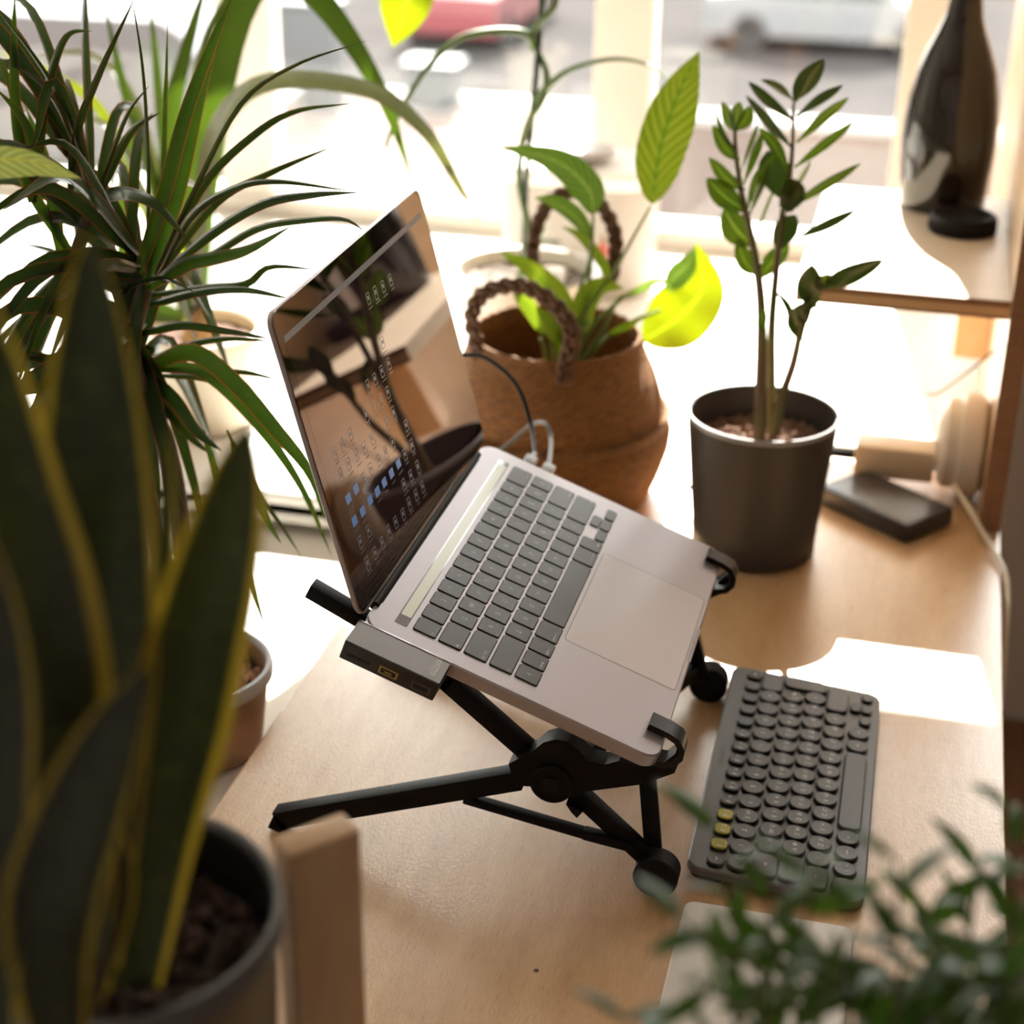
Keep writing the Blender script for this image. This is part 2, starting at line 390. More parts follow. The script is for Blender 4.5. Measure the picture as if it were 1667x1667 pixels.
p = atZ(1345, 88, GZ); car('silver car parked across the street beyond the right window pane', (.22, .22, .23), (p.x, p.y+.6, GZ+.02), R(3))
p = atZ(735, 84, GZ); car('dark red car seen end-on beyond the middle window pane', (.22, .05, .06), (p.x, p.y+2.0, GZ+.02), R(88))
p = atZ(120, 300, GZ); car('grey van added in place of a grey building behind the spiky dracaena leaves', (.055, .053, .057), (p.x, p.y+.9, GZ), R(4), van=True, name='van')  # van shape stands in for a grey building whose shadow would darken the street
cab_m = mat('grey cabinet paint', (.085, .09, .095), .5)
def cabinet(label, px0, px1, py, h, name='utility_cabinet'):
    a, b = atZ(px0, py, GZ), atZ(px1, py, GZ); w = (b-a).length
    t = root(name, label, 'cabinet', ((a.x+b.x)/2, (a.y+b.y)/2+.3, GZ))
    obj('cabinet_body', MB().box(-w/2, w/2, -.25, .25, .08, h-.06, c=.01), cab_m, t, world=False, smooth=0)
    obj('cabinet_roof', MB().box(-w/2-.04, w/2+.04, -.3, .3, h-.06, h, c=.01), cab_m, t, world=False, smooth=0)
    obj('plinth', MB().box(-w/2+.03, w/2-.03, -.22, .22, 0, .08), kerb_m, t, world=False, smooth=0)
    obj('cabinet_door', MB().box(-w/2+.05, w/2-.05, -.265, -.25, .14, h-.12), cab_m, t, world=False, smooth=0)
    return t
cabinet('tall grey cabinet added in place of a building beyond the pane left of the laptop', 437, 548, 192, 1.62)  # tall box also stands in for the building, keeping the street sunlit
cabinet('low grey street box beyond the middle window pane', 655, 738, 190, .75)

# ------------------------------------------------------------------ desk and right-hand panel with its shelf
desk = root('desk', 'long light birch plywood desk running to the window under the laptop', 'desk', (-.17, 1.05, 0))
obj('desk_top', MB().box(-.458, .115, .28, 1.777, -.018, 0, c=.0012), birch, desk, smooth=0)
for x, y in ((-.43, .33), (.06, .33), (-.43, 1.72), (.06, 1.72)): obj('leg', MB().box(x, x+.04, y, y+.04, -.74, -.018, c=.002), birch, desk, smooth=0)
kp = atZ(873, 1580, 0)
obj('wood_knot', MB().lathe([(0, .00025), (.0011, .0002), (.0019, .0)], (kp.x, kp.y, 0), 9), mat('dark wood knot', (.16, .07, .03), .7), desk, smooth=0)
panel = root('side_panel', 'upright birch plywood panel at the far right end of the desk', 'panel', (.1, 1.95, 0))
PX0, PX1, PY0 = .094, .114, 1.60
obj('panel_board', MB().box(PX0, PX1, PY0+.002, WY-.005, 0.0005, 1.0), birch, panel, smooth=0)
for k in range(5):
    w = (PX1-PX0)/5; obj('ply_layer', MB().box(PX0+k*w, PX0+(k+1)*w-.0002, PY0-.0006*(k % 2), PY0+.002, 0.0005, 1.0), (ply_dark if k % 2 == 0 else ply_dark), panel, smooth=0)
SZ = .235
shelf = root('wall_shelf', 'small birch plywood shelf on the side panel holding the dark bottle', 'shelf', (0, 1.8, SZ-.018))
obj('shelf_board', MB().box(-.108, PX0-.0003, 1.618, 1.985, SZ-.018, SZ), mat('pale shelf top', (.78, .66, .52), .4, col2=(.70, .58, .44), nscale=6, stretch=(1.2, 9, 4), coat=.2, coat_rough=.3), shelf, smooth=0)
for k, (z0, z1, mm) in enumerate(((0, .003, ply_dark), (.003, .009, ply_light), (.009, .012, ply_light), (.012, .0178, ply_dark))):
    obj('ply_layer', MB().box(-.108, PX0-.0003, 1.616-.0004*(k % 2), 1.618, SZ-.018+z0, SZ-.018+z1), mm, shelf, smooth=0)
obj('shelf_bracket', MB().box(.055, PX0-.0003, 1.93, 1.965, .06, SZ-.0182, c=.002), birch, shelf, smooth=0)

# bottle
bt = root('bottle', 'large dark glass bottle standing on the shelf at the right', 'bottle', (.022, 1.937, SZ))
bp = [(0, .003), (.030, .002), (.0455, .0005), (.0470, .004), (.0480, .02), (.0505, .05), (.0515, .075), (.0505, .097), (.0480, .122), (.0425, .150), (.0335, .174), (.0265, .190), (.0205, .206), (.0172, .226), (.0158, .255), (.0152, .30), (.0152, .37), (.0175, .372), (.0175, .386), (.0125, .388), (.0125, .36)]
obj('glass_body', MB().lathe(bp, (.022, 1.937, SZ), 64), bottle_m, bt, smooth=60)
obj('bottle_cap', MB().lathe([(0, .4), (.013, .4), (.0145, .398), (.0145, .388), (.012, .386)], (.022, 1.937, SZ), 32), black_soft, bt)
jl = root('jar_lid', 'round black lid lying on the shelf in front of the bottle', 'lid', (.046, 1.842, SZ))
obj('lid_shell', MB().lathe([(0, .0165), (.026, .0168), (.0285, .0185), (.032, .0188), (.0345, .017), (.0352, .014), (.0352, .002), (.034, .0), (0, 0)], (.046, 1.842, SZ+.0002), 56), black_soft, jl)
rb = MB()
for k in range(56):
    a = 2*PI*k/56; c = V((.046+.0352*math.cos(a), 1.842+.0352*math.sin(a), SZ+.008)); rb.bar(c-V((0, 0, .0055)), c+V((0, 0, .0055)), .0014, .0014, up=(math.cos(a), math.sin(a), 0), c=0)
o = obj('grip_ribs', rb, black_soft, jl); o['kind'] = 'stuff'

# ------------------------------------------------------------------ laptop
LM = Matrix.Rotation(R(-12.9754+13.5-.0) if False else (-0.24616027+_yaw), 4, 'Z') @ Matrix.Rotation(.3456612, 4, 'Y')
LO = _W(V((-0.09666554, 0.97794601, 0.20363997)))
LAPM = Matrix.Translation(LO) @ LM
lap = root('laptop', 'open silver-grey laptop with glossy black screen raised on the black folding stand', 'laptop', LO, rot=LM.to_euler())
U, VV = .2124, .3041
b = MB(); slab(b, U/2, VV/2, U, VV, .012, -.0105, 0, .0011, 8)
obj('base', b, alu, lap, world=False, smooth=40)
b = MB(); slab(b, .0015+.0205/2-.0115, VV/2, .006, VV-.046, .0015, -.0045, .0005, .0006)
obj('hinge', MB().tube([(.0002, .024, -.0006), (.0002, VV-.024, -.0006)], .0034, 16), black_plastic, lap, world=False)
b = MB(); slab(b, .022, VV/2, .0092, .272, .0012, -.0005, .00012)
obj('touch_bar', b, mat('touch strip glass', (.03, .035, .06), .15, spec=1., coat=1, coat_rough=.03), lap, world=False, smooth=0)
b = MB(); slab(b, .022, VV/2+.002, .0072, .252, .0008, .0001, .00018)
obj('touch_strip_display', b, mat('touch strip reflection', (.22, .21, .15), .2, emit=((.85, .80, .58), .09)), lap, world=False, smooth=0)  # cream base and glow put a bright reflection into the strip
b = MB(); slab(b, .1665, .1525, .083, .134, .003, -.0002, .00008); slab(b, .1665, .1525, .0836, .1346, .0033, -.0003, .00004)
tp = obj('trackpad', b, mat('trackpad glass', (.47, .43, .445), .30, metal=.4), lap, world=False, smooth=0)
b = MB(); slab(b, .1665, .1525, .0846, .1356, .0036, -.0004, .00002)
obj('trackpad_gap', b, mat('trackpad gap', (.16, .14, .14), .6, metal=.3), lap, world=False, smooth=0)
b = MB(); slab(b, U-.0012, .1525, .0028, .05, .0012, -.0015, .00006)
obj('opening_notch', b, mat('notch shade', (.30, .27, .27), .4, metal=.6), lap, world=False, smooth=0)
U0, V0, UNIT, ROWP = .0293, .0163, .01876, .01855
rows = [[(1, '` ~')]+[(1, c) for c in '1234567890-=']+[(1.5, 'delete')],
        [(1.5, 'tab')]+[(1, c) for c in 'QWERTYUIOP[]']+[(1, '\\')],
        [(1.75, 'caps lock')]+[(1, c) for c in 'ASDFGHJKL;\'']+[(1.75, 'return')],
        [(2.25, 'shift')]+[(1, c) for c in 'ZXCVBNM,./']+[(2.25, 'shift')],
        [(1, 'fn'), (1, 'control'), (1, 'option'), (1.25, 'command'), (5, ''), (1.25, 'command'), (1, 'option'), (1, '<'), (1, '^'), (1, '>')]]
keymesh = {}
def lapkey(w, h):
    k = (round(w, 5), round(h, 5))
    if k not in keymesh:
        mb = MB(); slab(mb, 0, 0, h, w, .0014, -.0004, .0010, .00028, 4); keymesh[k] = mesh_of('key', mb, key_black, 35)
    return keymesh[k]
holes = MB()
LEG = Matrix(((0, -1, 0, 0), (1, 0, 0, 0), (0, 0, 1, 0), (0, 0, 0, 1)))       # text x -> +v, text y -> -u
for r, row in enumerate(rows):
    v = V0
    for w, s in row:
        ww = w*UNIT-.0024; hh = ROWP-.0024; uc = U0+ROWP*(r+.5); vc = v+w*UNIT/2; v += w*UNIT
        halves = [(uc-hh/4-.0002, hh/2-.0006), (uc+hh/4+.0002, hh/2-.0006)] if s == '^' else ([(uc+hh/4+.0002, hh/2-.0006)] if s in '<>' and s else [(uc, hh)])
        for hi, (u_, h_) in enumerate(halves):
            k = put('key', lapkey(ww, h_), lap, (u_, vc, .0))
            slab(holes, u_, vc, h_+.0008, ww+.0008, .0017, -.0002, .00014, 0, 3)
            if s:
                tx = {'^': ('▴', '▾')[hi], '<': '◂', '>': '▸'}.get(s, s)
                if s in ('^', '<', '>'): continue
                if len(s) > 2: Mt = Matrix.Translation((h_/2-.0032, (-ww/2+.0012) if vc < .15 else (ww/2-.0012), .00106)); text_obj(tx, .0028, legend_w, k, Mt @ LEG, align='LEFT' if vc < .15 else 'RIGHT')
                else: text_obj(tx[0], .0050, legend_w, k, Matrix.Translation((0, 0, .00106)) @ LEG)
o = obj('key_gaps', holes, hole_black, lap, world=False, smooth=0)  # black slabs on the flat body paint the shadow lines round the keys
# lid
LA = 2.17727712
lidM = Matrix.Translation((.0, 0, .0015)) @ Matrix.Rotation(-LA, 4, 'Y')       # lid local x runs up the lid
b = MB(); slab(b, .0012+.2108/2, VV/2, .2108, VV, .010, .0, .0042, .0009, 8, lidM)      # metal shell is behind
# local +z after the rotation: check which side faces the user
nrm = (lidM.to_3x3() @ V((0, 0, 1)))
b = MB(); s_ = -1 if nrm.x < 0 else 1
def lslab(cx, cy, w, h, r, z0, z1, ch=0, n=6):
    mb = MB(); a, c_ = (z0, z1) if s_ > 0 else (-z1, -z0); slab(mb, cx, cy, w, h, r, a, c_, ch, n, lidM); return mb
lidshell = obj('lid', lslab(.0012+.2108/2, VV/2, .2108, VV, .010, -.0046, -.0006, .0008, 8), mat('lid shell', (.40, .34, .35), .35, metal=.85), lap, world=False, smooth=40)
scr = obj('screen_glass', lslab(.0012+.2108/2, VV/2, .2096, VV-.0012, .0095, -.0007, .0, 0, 8), glass_black, lap, world=False, smooth=0)
dsp = obj('display', lslab(.105, VV/2, .179, .286, .001, -.0001, .00006), mat('lit display', (.006, .003, .004), .015, spec=1., emit=((.45, .22, .22), .004)), lap, world=False, smooth=0)
for _m in (MATS['lit display'], glass_black): _m.node_tree.nodes['Principled BSDF'].inputs['Specular Tint'].default_value = (1, .72, .62, 1)      # warm anti-reflective coating
blue = mat('blue folder icon', (.02, .05, .12), .3, emit=((.16, .36, .72), .065)); greyi = mat('grey document icon', (.05, .05, .05), .3, emit=((.7, .66, .68), .024)); dimtx = mat('dim caption text', (.02, .02, .02), .3, emit=((.7, .66, .68), .012))
fold = [(0.0739, 0.031), (0.0739, 0.0462), (0.0581, 0.0303), (0.0576, 0.0462), (0.0584, 0.0621), (0.058, 0.0774), (0.058, 0.0923), (0.058, 0.108), (0.0583, 0.1242)]
for u, v in fold:
    mb = lslab(u, v, .0062, .0085, .0006, .00006, .00012, 0, 2); 
    obj('folder_icon', mb, blue, dsp, world=False, smooth=0)
docs = [(0.0736, 0.0625), (0.0747, 0.0772), (0.074, 0.0939), (0.0736, 0.109), (0.0744, 0.1244), (0.0903, 0.1253), (0.1059, 0.1253), (0.1072, 0.111), (0.0587, 0.1396), (0.0586, 0.1562), (0.0423, 0.1232), (0.0421, 0.1393), (0.0417, 0.1559), (0.0265, 0.1543), (0.027, 0.139), (0.0273, 0.1231), (0.0263, 0.1079), (0.0275, 0.0921), (0.0273, 0.0772), (0.0265, 0.0615), (0.0264, 0.0458), (0.0264, 0.0304), (0.0427, 0.0295), (0.0428, 0.0462), (0.1059, 0.0461), (0.0916, 0.0622), (0.092, 0.0464), (0.1072, 0.0948), (0.0744, 0.1557), (0.1719, 0.1526), (0.171, 0.1679), (0.1705, 0.1839), (0.1701, 0.2003), (.0905, .0308), (.0903, .0775), (.0903, .0935), (.1062, .0310), (.1065, .0625), (.1220, .1253), (.1220, .111), (.1220, .1405), (.1062, .1405), (.0905, .1405), (.138, .156), (.122, .156)]
for i, (u, v) in enumerate(docs):
    w, h = (.0078, .0058) if i % 3 else (.0092, .0056); t = .00055; mb = MB()
    for q in ((u+w/2, v, t, h), (u-w/2, v, t, h), (u, v-h/2, w, t), (u, v+h/2, w, t), (u+.0005, v, w*.35, h*.45)):
        m2 = lslab(*q, .0001, .00006, .00012, 0, 1); mb.add(m2.v, m2.f)
    obj('document_icon', mb, greyi, dsp, world=False, smooth=0)
mb = MB(); rnd = random.Random(5)
for u, v in fold+docs:
    m2 = lslab(u-.0066, v, .0006, rnd.uniform(.005, .010), .0001, .00006, .00010, 0, 1); mb.add(m2.v, m2.f)
o = obj('icon_captions', mb, dimtx, dsp, world=False, smooth=0); o['kind'] = 'stuff'
obj('menu_bar', lslab(.1925, VV/2, .0042, .286, .0004, .00006, .00010, 0, 1), mat('menu strip', (.05, .05, .05), .2, emit=((.5, .48, .50), .028)), dsp, world=False, smooth=0)
for v in (-.001, .0): pass
# small feet at the back of the base where the lid meets it
obj('hinge_cover', (lambda mb: (slab(mb, .0015, VV/2, .006, .246, .002, -.008, .0002, .0006), mb)[1])(MB()), hole_black, lap, world=False)

# usb hub clipped to the laptop's near side
hub = root('usb_hub', 'flat dark grey adapter hub plugged into the near edge of the laptop', 'adapter', LO, rot=LM.to_euler())
b = MB(); slab(b, .0309, -.0148, .0668, .0284, .0012, -.0128, .0009, .0005, 3)
obj('hub_body', b, mat('hub side plastic', (.020, .018, .020), .3), hub, world=False)
b = MB(); slab(b, .0309, -.0142, .0660, .0272, .0010, .0009, .0012, .0001, 3)
htop = obj('hub_top', b, mat('hub top plate', (.21, .195, .19), .30, metal=.4), hub, world=False)
obj('hub_bevel', MB().box(-.002, .0638, -.0022, -.0006, .0006, .0016, c=.0003), mat('polished bevel', (.35, .34, .36), .1, metal=1), hub, world=False)
TXT = Matrix(((0, 1, 0, 0), (-1, 0, 0, 0), (0, 0, 1, 0), (0, 0, 0, 1)))        # text x -> -v, text y -> +u
text_obj('onzzo', .0078, mat('white print', (.75, .75, .75), .5), htop, Matrix.Translation((.0575, -.0132, .00125)) @ TXT, name='print')
text_obj('smart adapter', .0022, MATS['white print'], htop, Matrix.Translation((.0535, -.0125, .00125)) @ TXT, name='print')
def port(u0, u1, z0, z1, m, nm): return obj(nm, MB().box(u0, u1, -.0294, -.0286, z0, z1, c=.0002), m, hub, world=False, smooth=0)
gold = mat('brass port metal', (.42, .34, .12), .3, metal=.9)
pf = port(.0245, .0375, -.0098, -.0042, gold, 'usb_port'); obj('port_slot', MB().box(.0258, .0362, -.0297, -.0292, -.0087, -.0053, c=.0001), hole_black, pf, world=False, smooth=0)
obj('port_tongue', MB().box(.0285, .0335, -.0299, -.0296, -.0075, -.0066), gold, pf, world=False, smooth=0)
pf = port(.0475, .0605, -.0098, -.0042, mat('dark port frame', (.10, .10, .10), .3, metal=.6), 'usb_port'); obj('port_slot', MB().box(.0487, .0593, -.0297, -.0292, -.0087, -.0053, c=.0001), hole_black, pf, world=False, smooth=0)
port(.002, .018, -.0085, -.0065, hole_black, 'card_slot')

# cables plugged into the far side
def lapw(u, v, z): return LAPM @ V((u, v, z))
def cable(name, label, pts, r, m, plug_at, cat='cable'):
    t = root(name, label, cat, pts[0] if not plug_at else plug_at)
    obj('wire', MB().tube(crom(pts, 40), r, 10), m, t, smooth=60)
    return t
grey_plug = mat('grey plug moulding', (.30, .29, .29), .4)
c1 = cable('usb_cable', 'black cable arching behind the screen into the laptop, left of two plugs', [atY(752, 578, 1.34), atY(790, 582, 1.335), atY(840, 625, 1.325), atY(864, 690, 1.315), lapw(.0385, VV+.030, -.006), lapw(.0385, VV+.018, -.006)], .0019, black_plastic, lapw(.0385, VV, -.006))
obj('plug', MB().bar(lapw(.0385, VV+.0006, -.0058), lapw(.0385, VV+.021, -.0058), .0068, .0105, up=LM.to_3x3() @ V((0, 0, 1)), c=.0018), grey_plug, c1)
obj('strain_relief', MB().tube([lapw(.0385, VV+.02, -.006), lapw(.0385, VV+.03, -.006)], [.0032, .0024], 12), grey_plug, c1)
c2 = cable('usb_cable', 'shorter grey cable looping into the laptop, right of two plugs', [atY(795, 748, 1.345), atY(830, 722, 1.345), atY(865, 692, 1.34), atY(888, 690, 1.325), atY(897, 715, 1.31), lapw(.0545, VV+.018, -.006)], .0019, mat('grey wire', (.16, .16, .165), .4), lapw(.0545, VV, -.006))
obj('plug', MB().bar(lapw(.0545, VV+.0006, -.0058), lapw(.0545, VV+.021, -.0058), .0068, .0105, up=LM.to_3x3() @ V((0, 0, 1)), c=.0018), grey_plug, c2)

# ------------------------------------------------------------------ folding stand
st = root('laptop_stand', 'black folding plastic laptop stand with cross braces and round wheels', 'stand', (-.2, 1.09, 0))
def pxpoly(pts, Y, th, pl=None):
    """outline in the plane Y, given thickness th towards the back"""
    q = [atY(x, y, Y) for x, y in pts]; M = Matrix(((1, 0, 0, 0), (0, 0, 1, 0), (0, 1, 0, 0), (0, 0, 0, 1)))
    return [(p.x, p.z) for p in q]
XZ = Matrix(((1, 0, 0, 0), (0, 0, 1, 0), (0, 1, 0, 0), (0, 0, 0, 1)))
hubo = [(828, 1243), (868, 1222), (885, 1208), (905, 1203), (926, 1207), (942, 1221), (958, 1238), (985, 1244), (1008, 1238), (1040, 1248), (1075, 1246), (1100, 1226), (1106, 1240), (1098, 1258), (1048, 1276), (985, 1284), (955, 1288), (940, 1298), (910, 1296), (888, 1286), (866, 1280), (838, 1278)]
hub_xz = pxpoly(hubo, .953, 0)
def side(Y, near):
    def P(x, z, dy=0): return V((x, Y+dy, z))
    obj('rear_leg', MB().bar(P(-.403, .0095), P(-.222, .0775), .0152, .013).prism([(-.409, .0035), (-.400, 0.0005), (-.392, .005), (-.404, .0155)], Y-.0065, Y+.0065, XZ), black_plastic, st)
    obj('pivot_bracket', MB().prism(hub_xz, Y-.0095, Y+.006, XZ), black_plastic, st, smooth=30)
    dcm = Matrix.Translation((-.198, Y-.0095, .083)) @ Matrix.Rotation(PI/2, 4, 'X')
    cap = obj('pivot_cap', MB().lathe([(0, .0020), (.0055, .0020), (.0060, .0012), (.0125, .0012), (.0130, .002), (.0150, .002), (.0155, 0)], M=dcm, n=40), black_plastic, st)
    obj('lock_mark', MB().box(-.204, -.192, Y-.0122, Y-.0112, .078, .088, c=.0003), black_soft, cap, smooth=0)
    obj('upper_arm', MB().bar(P(-.198, .081, .004), P(-.277, .1465, .004), .0125, .0125).bar(P(-.272, .143, .004), P(-.333, .1835, .004), .0120, .0125), black_plastic, st)
    obj('arm_tip', MB().bar(P(-.329, .181, .004), P(-.372, .2025, .004), .0110, .012), black_plastic, st)
    obj('wheel_arm', MB().bar(P(-.198, .083, .004), P(-.128, .021, .004), .0115, .0115), black_plastic, st)
    obj('brace', MB().bar(P(-.262, .0535, -.001), P(-.175, .0395, -.001), .0062, .008).bar(P(-.176, .0397, -.001), P(-.141, .0355, -.001), .0075, .008), black_plastic, st)
    obj('release_tab', MB().prism([(-.188, .066), (-.176, .062), (-.180, .056), (-.184, .060)], Y-.008, Y+.003, XZ), black_plastic, st, smooth=0)
    wm = Matrix.Translation((-.1235, Y-.001, .0160)) @ Matrix.Rotation(PI/2, 4, 'X')
    wh = obj('wheel', MB().lathe([(0, -.0085), (.0145, -.0085), (.0158, -.0072), (.0158, .0072), (.0145, .0085), (0, .0085)], M=wm, n=44), black_soft, st)
    # clip: a curved hook around the laptop's front edge
    v0 = .0335 if near else .2835; W = .0155
    prof = [(.1985, .0022), (.2125, .0022), (.2200, .0008), (.2252, -.0040), (.2268, -.0105), (.2245, -.0170), (.2180, -.0215), (.2090, -.0228), (.1990, -.0210), (.1925, -.0175)]
    mb = MB(); th = .0046; k = len(prof)
    ns = []
    for i in range(k):
        a, c_ = prof[max(i-1, 0)], prof[min(i+1, k-1)]; d = V((c_[0]-a[0], c_[1]-a[1])).normalized(); ns.append(V((-d.y, d.x)))
    vs = []
    for i, (u, z) in enumerate(prof):
        n_ = ns[i]
        for vv in (v0-W/2, v0+W/2):
            vs.append(lapw(u-n_.x*th/2+0*n_.x, vv, z-n_.y*th/2+.0012)); vs.append(lapw(u+n_.x*th/2, vv, z+n_.y*th/2+.0010))
    fs = []
    for i in range(k-1):
        a = i*4; b_ = a+4; fs += [[a, b_, b_+1, a+1], [a+2, a+3, b_+3, b_+2], [a+1, b_+1, b_+3, a+3], [a, a+2, b_+2, b_]]
    fs += [[0, 1, 3, 2], [(k-1)*4+q for q in (0, 2, 3, 1)]]
    cl = obj('front_clip', mb.add(vs, fs), mat('satin black plastic', (.005, .0045, .0045), .32, spec=.3), st, smooth=40)
side(.962, True); side(1.222, False)
obj('cross_link', MB().bar((-.186, .970, .090), (-.132, 1.215, .032), .012, .009), black_plastic, st)
obj('cross_link', MB().bar((-.186, 1.215, .090), (-.130, .972, .032), .012, .009), black_plastic, st)
obj('support_strut', MB().bar((-.140, .992, .088), (-.128, .972, .024), .012, .006, up=(1, 0, 0)), black_plastic, st)
obj('support_strut', MB().bar((-.140, 1.19, .088), (-.128, 1.21, .024), .012, .006, up=(1, 0, 0)), black_plastic, st)

# ------------------------------------------------------------------ compact keyboard with round keys
KO = _W(V((0.12472816, 0.96842867, 0.0))); KO.z = .0185
KM = Matrix.Rotation(-.2264639+_yaw, 4, 'Z') @ Matrix.Rotation(R(5), 4, 'Y')
kb = root('wireless_keyboard', 'dark grey compact keyboard with round keys lying beside the stand', 'keyboard', KO, rot=KM.to_euler())
b = MB(); slab(b, .062, .1395, .124, .279, .011, -.0075, 0, .0012, 8); obj('keyboard_shell', b, k_body, kb, world=False)
b = MB(); slab(b, .016, .1395, .026, .262, .008, -.0165, -.007, .001, 6); obj('battery_hump', b, black_plastic, kb, world=False)
km = {}; kh = MB()
def kkey(x, y, w, h, r, m=k_key, leg=None, name='key', outline=None):
    key = (w, h, r, m.name)
    if key not in km:
        mb = MB(); n = 7
        rings = [(.0006, .0017), (0, .0020), (.0001, .0027), (.0006, .0031)]; oo = lambda c: rrect(0, 0, w-2*c, h-2*c, max(r-c, .0004), n)
        N = len(oo(0)); vs = []; fs = []
        for c, z in rings: vs += [V((p[0], p[1], z)) for p in oo(c)]
        for q in range(len(rings)-1):
            for i in range(N): fs.append([q*N+i, q*N+(i+1) % N, (q+1)*N+(i+1) % N, (q+1)*N+i])
        vs.append(V((0, 0, .00296))); ci = len(vs)-1; L = (len(rings)-1)*N
        for i in range(N): fs.append([L+i, L+(i+1) % N, ci])
        mb.add(vs, fs); km[key] = mesh_of('key', mb, m, 22)
    k = put(name, km[key], kb, (x, y, .0004)); slab(kh, x, y, w+.0018, h+.0018, min(r+.0009, (w+.0018)/2-1e-5, (h+.0018)/2-1e-5), -.0002, .0003, 0, 7); slab(kh, x, y, w-.0004, h-.0004, max(min(r-.0002, (w-.0004)/2-1e-5, (h-.0004)/2-1e-5), .001), .0003, .0021, 0, 7)
    if leg:
        if len(leg) <= 2:
            sz = .0052
            if len(leg) == 2:
                text_obj(leg[0], sz, legend_w, k, Matrix.Translation((.0008, -.0028, .0032)) @ LEG); text_obj(leg[1], sz*.85, legend_w, k, Matrix.Translation((.0008, .0034, .0032)) @ LEG)
            else: text_obj(leg, sz, legend_w, k, Matrix.Translation((0, 0, .0032)) @ LEG)
        else: text_obj(leg, .0029, legend_w, k, Matrix.Translation((0, 0, .0032)) @ LEG)
    return k
D = .0166
fl = ['esc', 'F1', 'F2', 'F3', 'F4', 'F5', 'F6', 'F7', 'F8', 'F9', '', '', '', '', 'del']
for i in range(15):
    k = kkey(.0195, .0107+.01815*i, .0112, .0118, .0040, k_yel if i in (1, 2, 3) else k_key, fl[i] if i not in (10, 11, 12, 13) else None)
for i, c in enumerate(['`Ё', '1', '2', '3№', '4;', '5', '6:', '7?', '8', '9', '0', '-', '=']): kkey(.0350, .0128+.01860*i, D, D, D/2-.0001, leg=c)
kkey(.0350, .2585, .0166, .0265, .0055)
kkey(.0533, .0165, .0166, .0250, .0055, leg='tab')
for i, c in enumerate(['QЙ', 'WЦ', 'EУ', 'RК', 'TЕ', 'YН', 'UГ', 'IШ', 'OЩ', 'PЗ', '[Х', ']Ъ']): kkey(.0533, .0402+.01845*i, D, D, D/2-.0001, leg=c)
kkey(.0712, .0190, .0166, .0270, .0055, leg='caps lock')
for i, c in enumerate(['AФ', 'SЫ', 'DВ', 'FА', 'GП', 'HР', 'JО', 'KЛ', 'LД', ';Ж', '\'Э', '\\']): kkey(.0712, .0432+.01860*i, D, D, D/2-.0001, leg=c)
kkey(.0622, .2655, .0345, .0165, .0062, name='enter_key')
kkey(.0890, .0150, .0166, .0235, .0055, leg='shift')
for i, c in enumerate(['\\', 'ZЯ', 'XЧ', 'CС', 'VМ', 'BИ', 'NТ', 'MЬ', ',Б', '.Ю', '/']): kkey(.0890, .0366+.01860*i, D, D, D/2-.0001, leg=c)
kkey(.0890, .2522, .0166, .0350, .0055)
for y, c in ((.0130, 'ctrl'), (.0320, 'fn'), (.0508, 'start'), (.0692, 'alt'), (.1906, 'alt'), (.2095, 'ctrl')): kkey(.1083, y, .0160, .0160, .0079, leg=c)
kkey(.1083, .1298, .0160, .1000, .0055, name='space_bar')
for x, y in ((.1125, .2292), (.1040, .2470), (.1128, .2470), (.1125, .2650)): kkey(x, y, .0078, .0120, .0030)
o = obj('key_gaps', kh, hole_black, kb, world=False, smooth=0)  # black pads put the deep shadow under the caps into the colour
text_obj('logitech', .0062, mat('faint logo print', (.22, .21, .20), .5), kb, Matrix.Translation((.0078, .1395, .0002)) @ LEG, name='logo')

# white trackpad
tc = V((-.0435, .8655, 0)); tpd = root('wireless_trackpad', 'flat white trackpad lying below the round-key keyboard', 'trackpad', tc)
b = MB(); slab(b, tc.x, tc.y, .115, .160, .008, .0008, .0088, .0010, 7); obj('trackpad_body', b, mat('pale aluminium', (.70, .66, .63), .4, metal=.3), tpd)
b = MB(); slab(b, tc.x, tc.y, .1135, .1585, .0075, .0088, .0094, .0003, 7); obj('touch_surface', b, mat('white glass', (.80, .76, .72), .25), tpd)
obj('foot', MB().box(tc.x-.045, tc.x+.045, tc.y-.06, tc.y+.06, 0, .0009), white_paint, tpd)

# ------------------------------------------------------------------ anthracite pot with the glossy zz plant
GP = V((-.1205, 1.507, 0))
zz = root('zz_plant', 'upright plant with glossy oval leaflets in a dark grey pot by the window', 'potted plant', GP)
obj('pot', MB().lathe([(0, .002), (.054, .001), (.0595, .004), (.0600, .022), (.0606, .024), (.0600, .026), (.0706, .1385), (.0706, .141), (.0682, .141), (.0650, .100), (.0600, .06), (0, .06)], GP, 80), pot_grey, zz, smooth=40)
obj('pot_rim', MB().lathe([(.0685, .1405), (.0690, .1425), (.0704, .1425), (.0711, .1405), (.0711, .1375)], GP, 80), rim_light, zz, smooth=60)
soil(zz, GP+V((0, 0, .110)), .0655, soil_brown, amp=.003); crumbs(zz, GP+V((0, 0, .111)), .062, mat('brown bark crumbs', (.27, .15, .10), .9, col2=(.15, .08, .055), nscale=200), 700, .0028)
gleaf = leafmat('glossy mid green leaf', (.042, .075, .010), (.06, .098, .013), trans=.36, rough=.22, mid=(.16, .26, .06))
gleaf2 = leafmat('dark glossy leaf', (.018, .036, .010), (.028, .050, .013), trans=.22, rough=.18)
stalk = mat('green brown stalk', (.12, .16, .04), .45, col2=(.19, .09, .05), nscale=30)
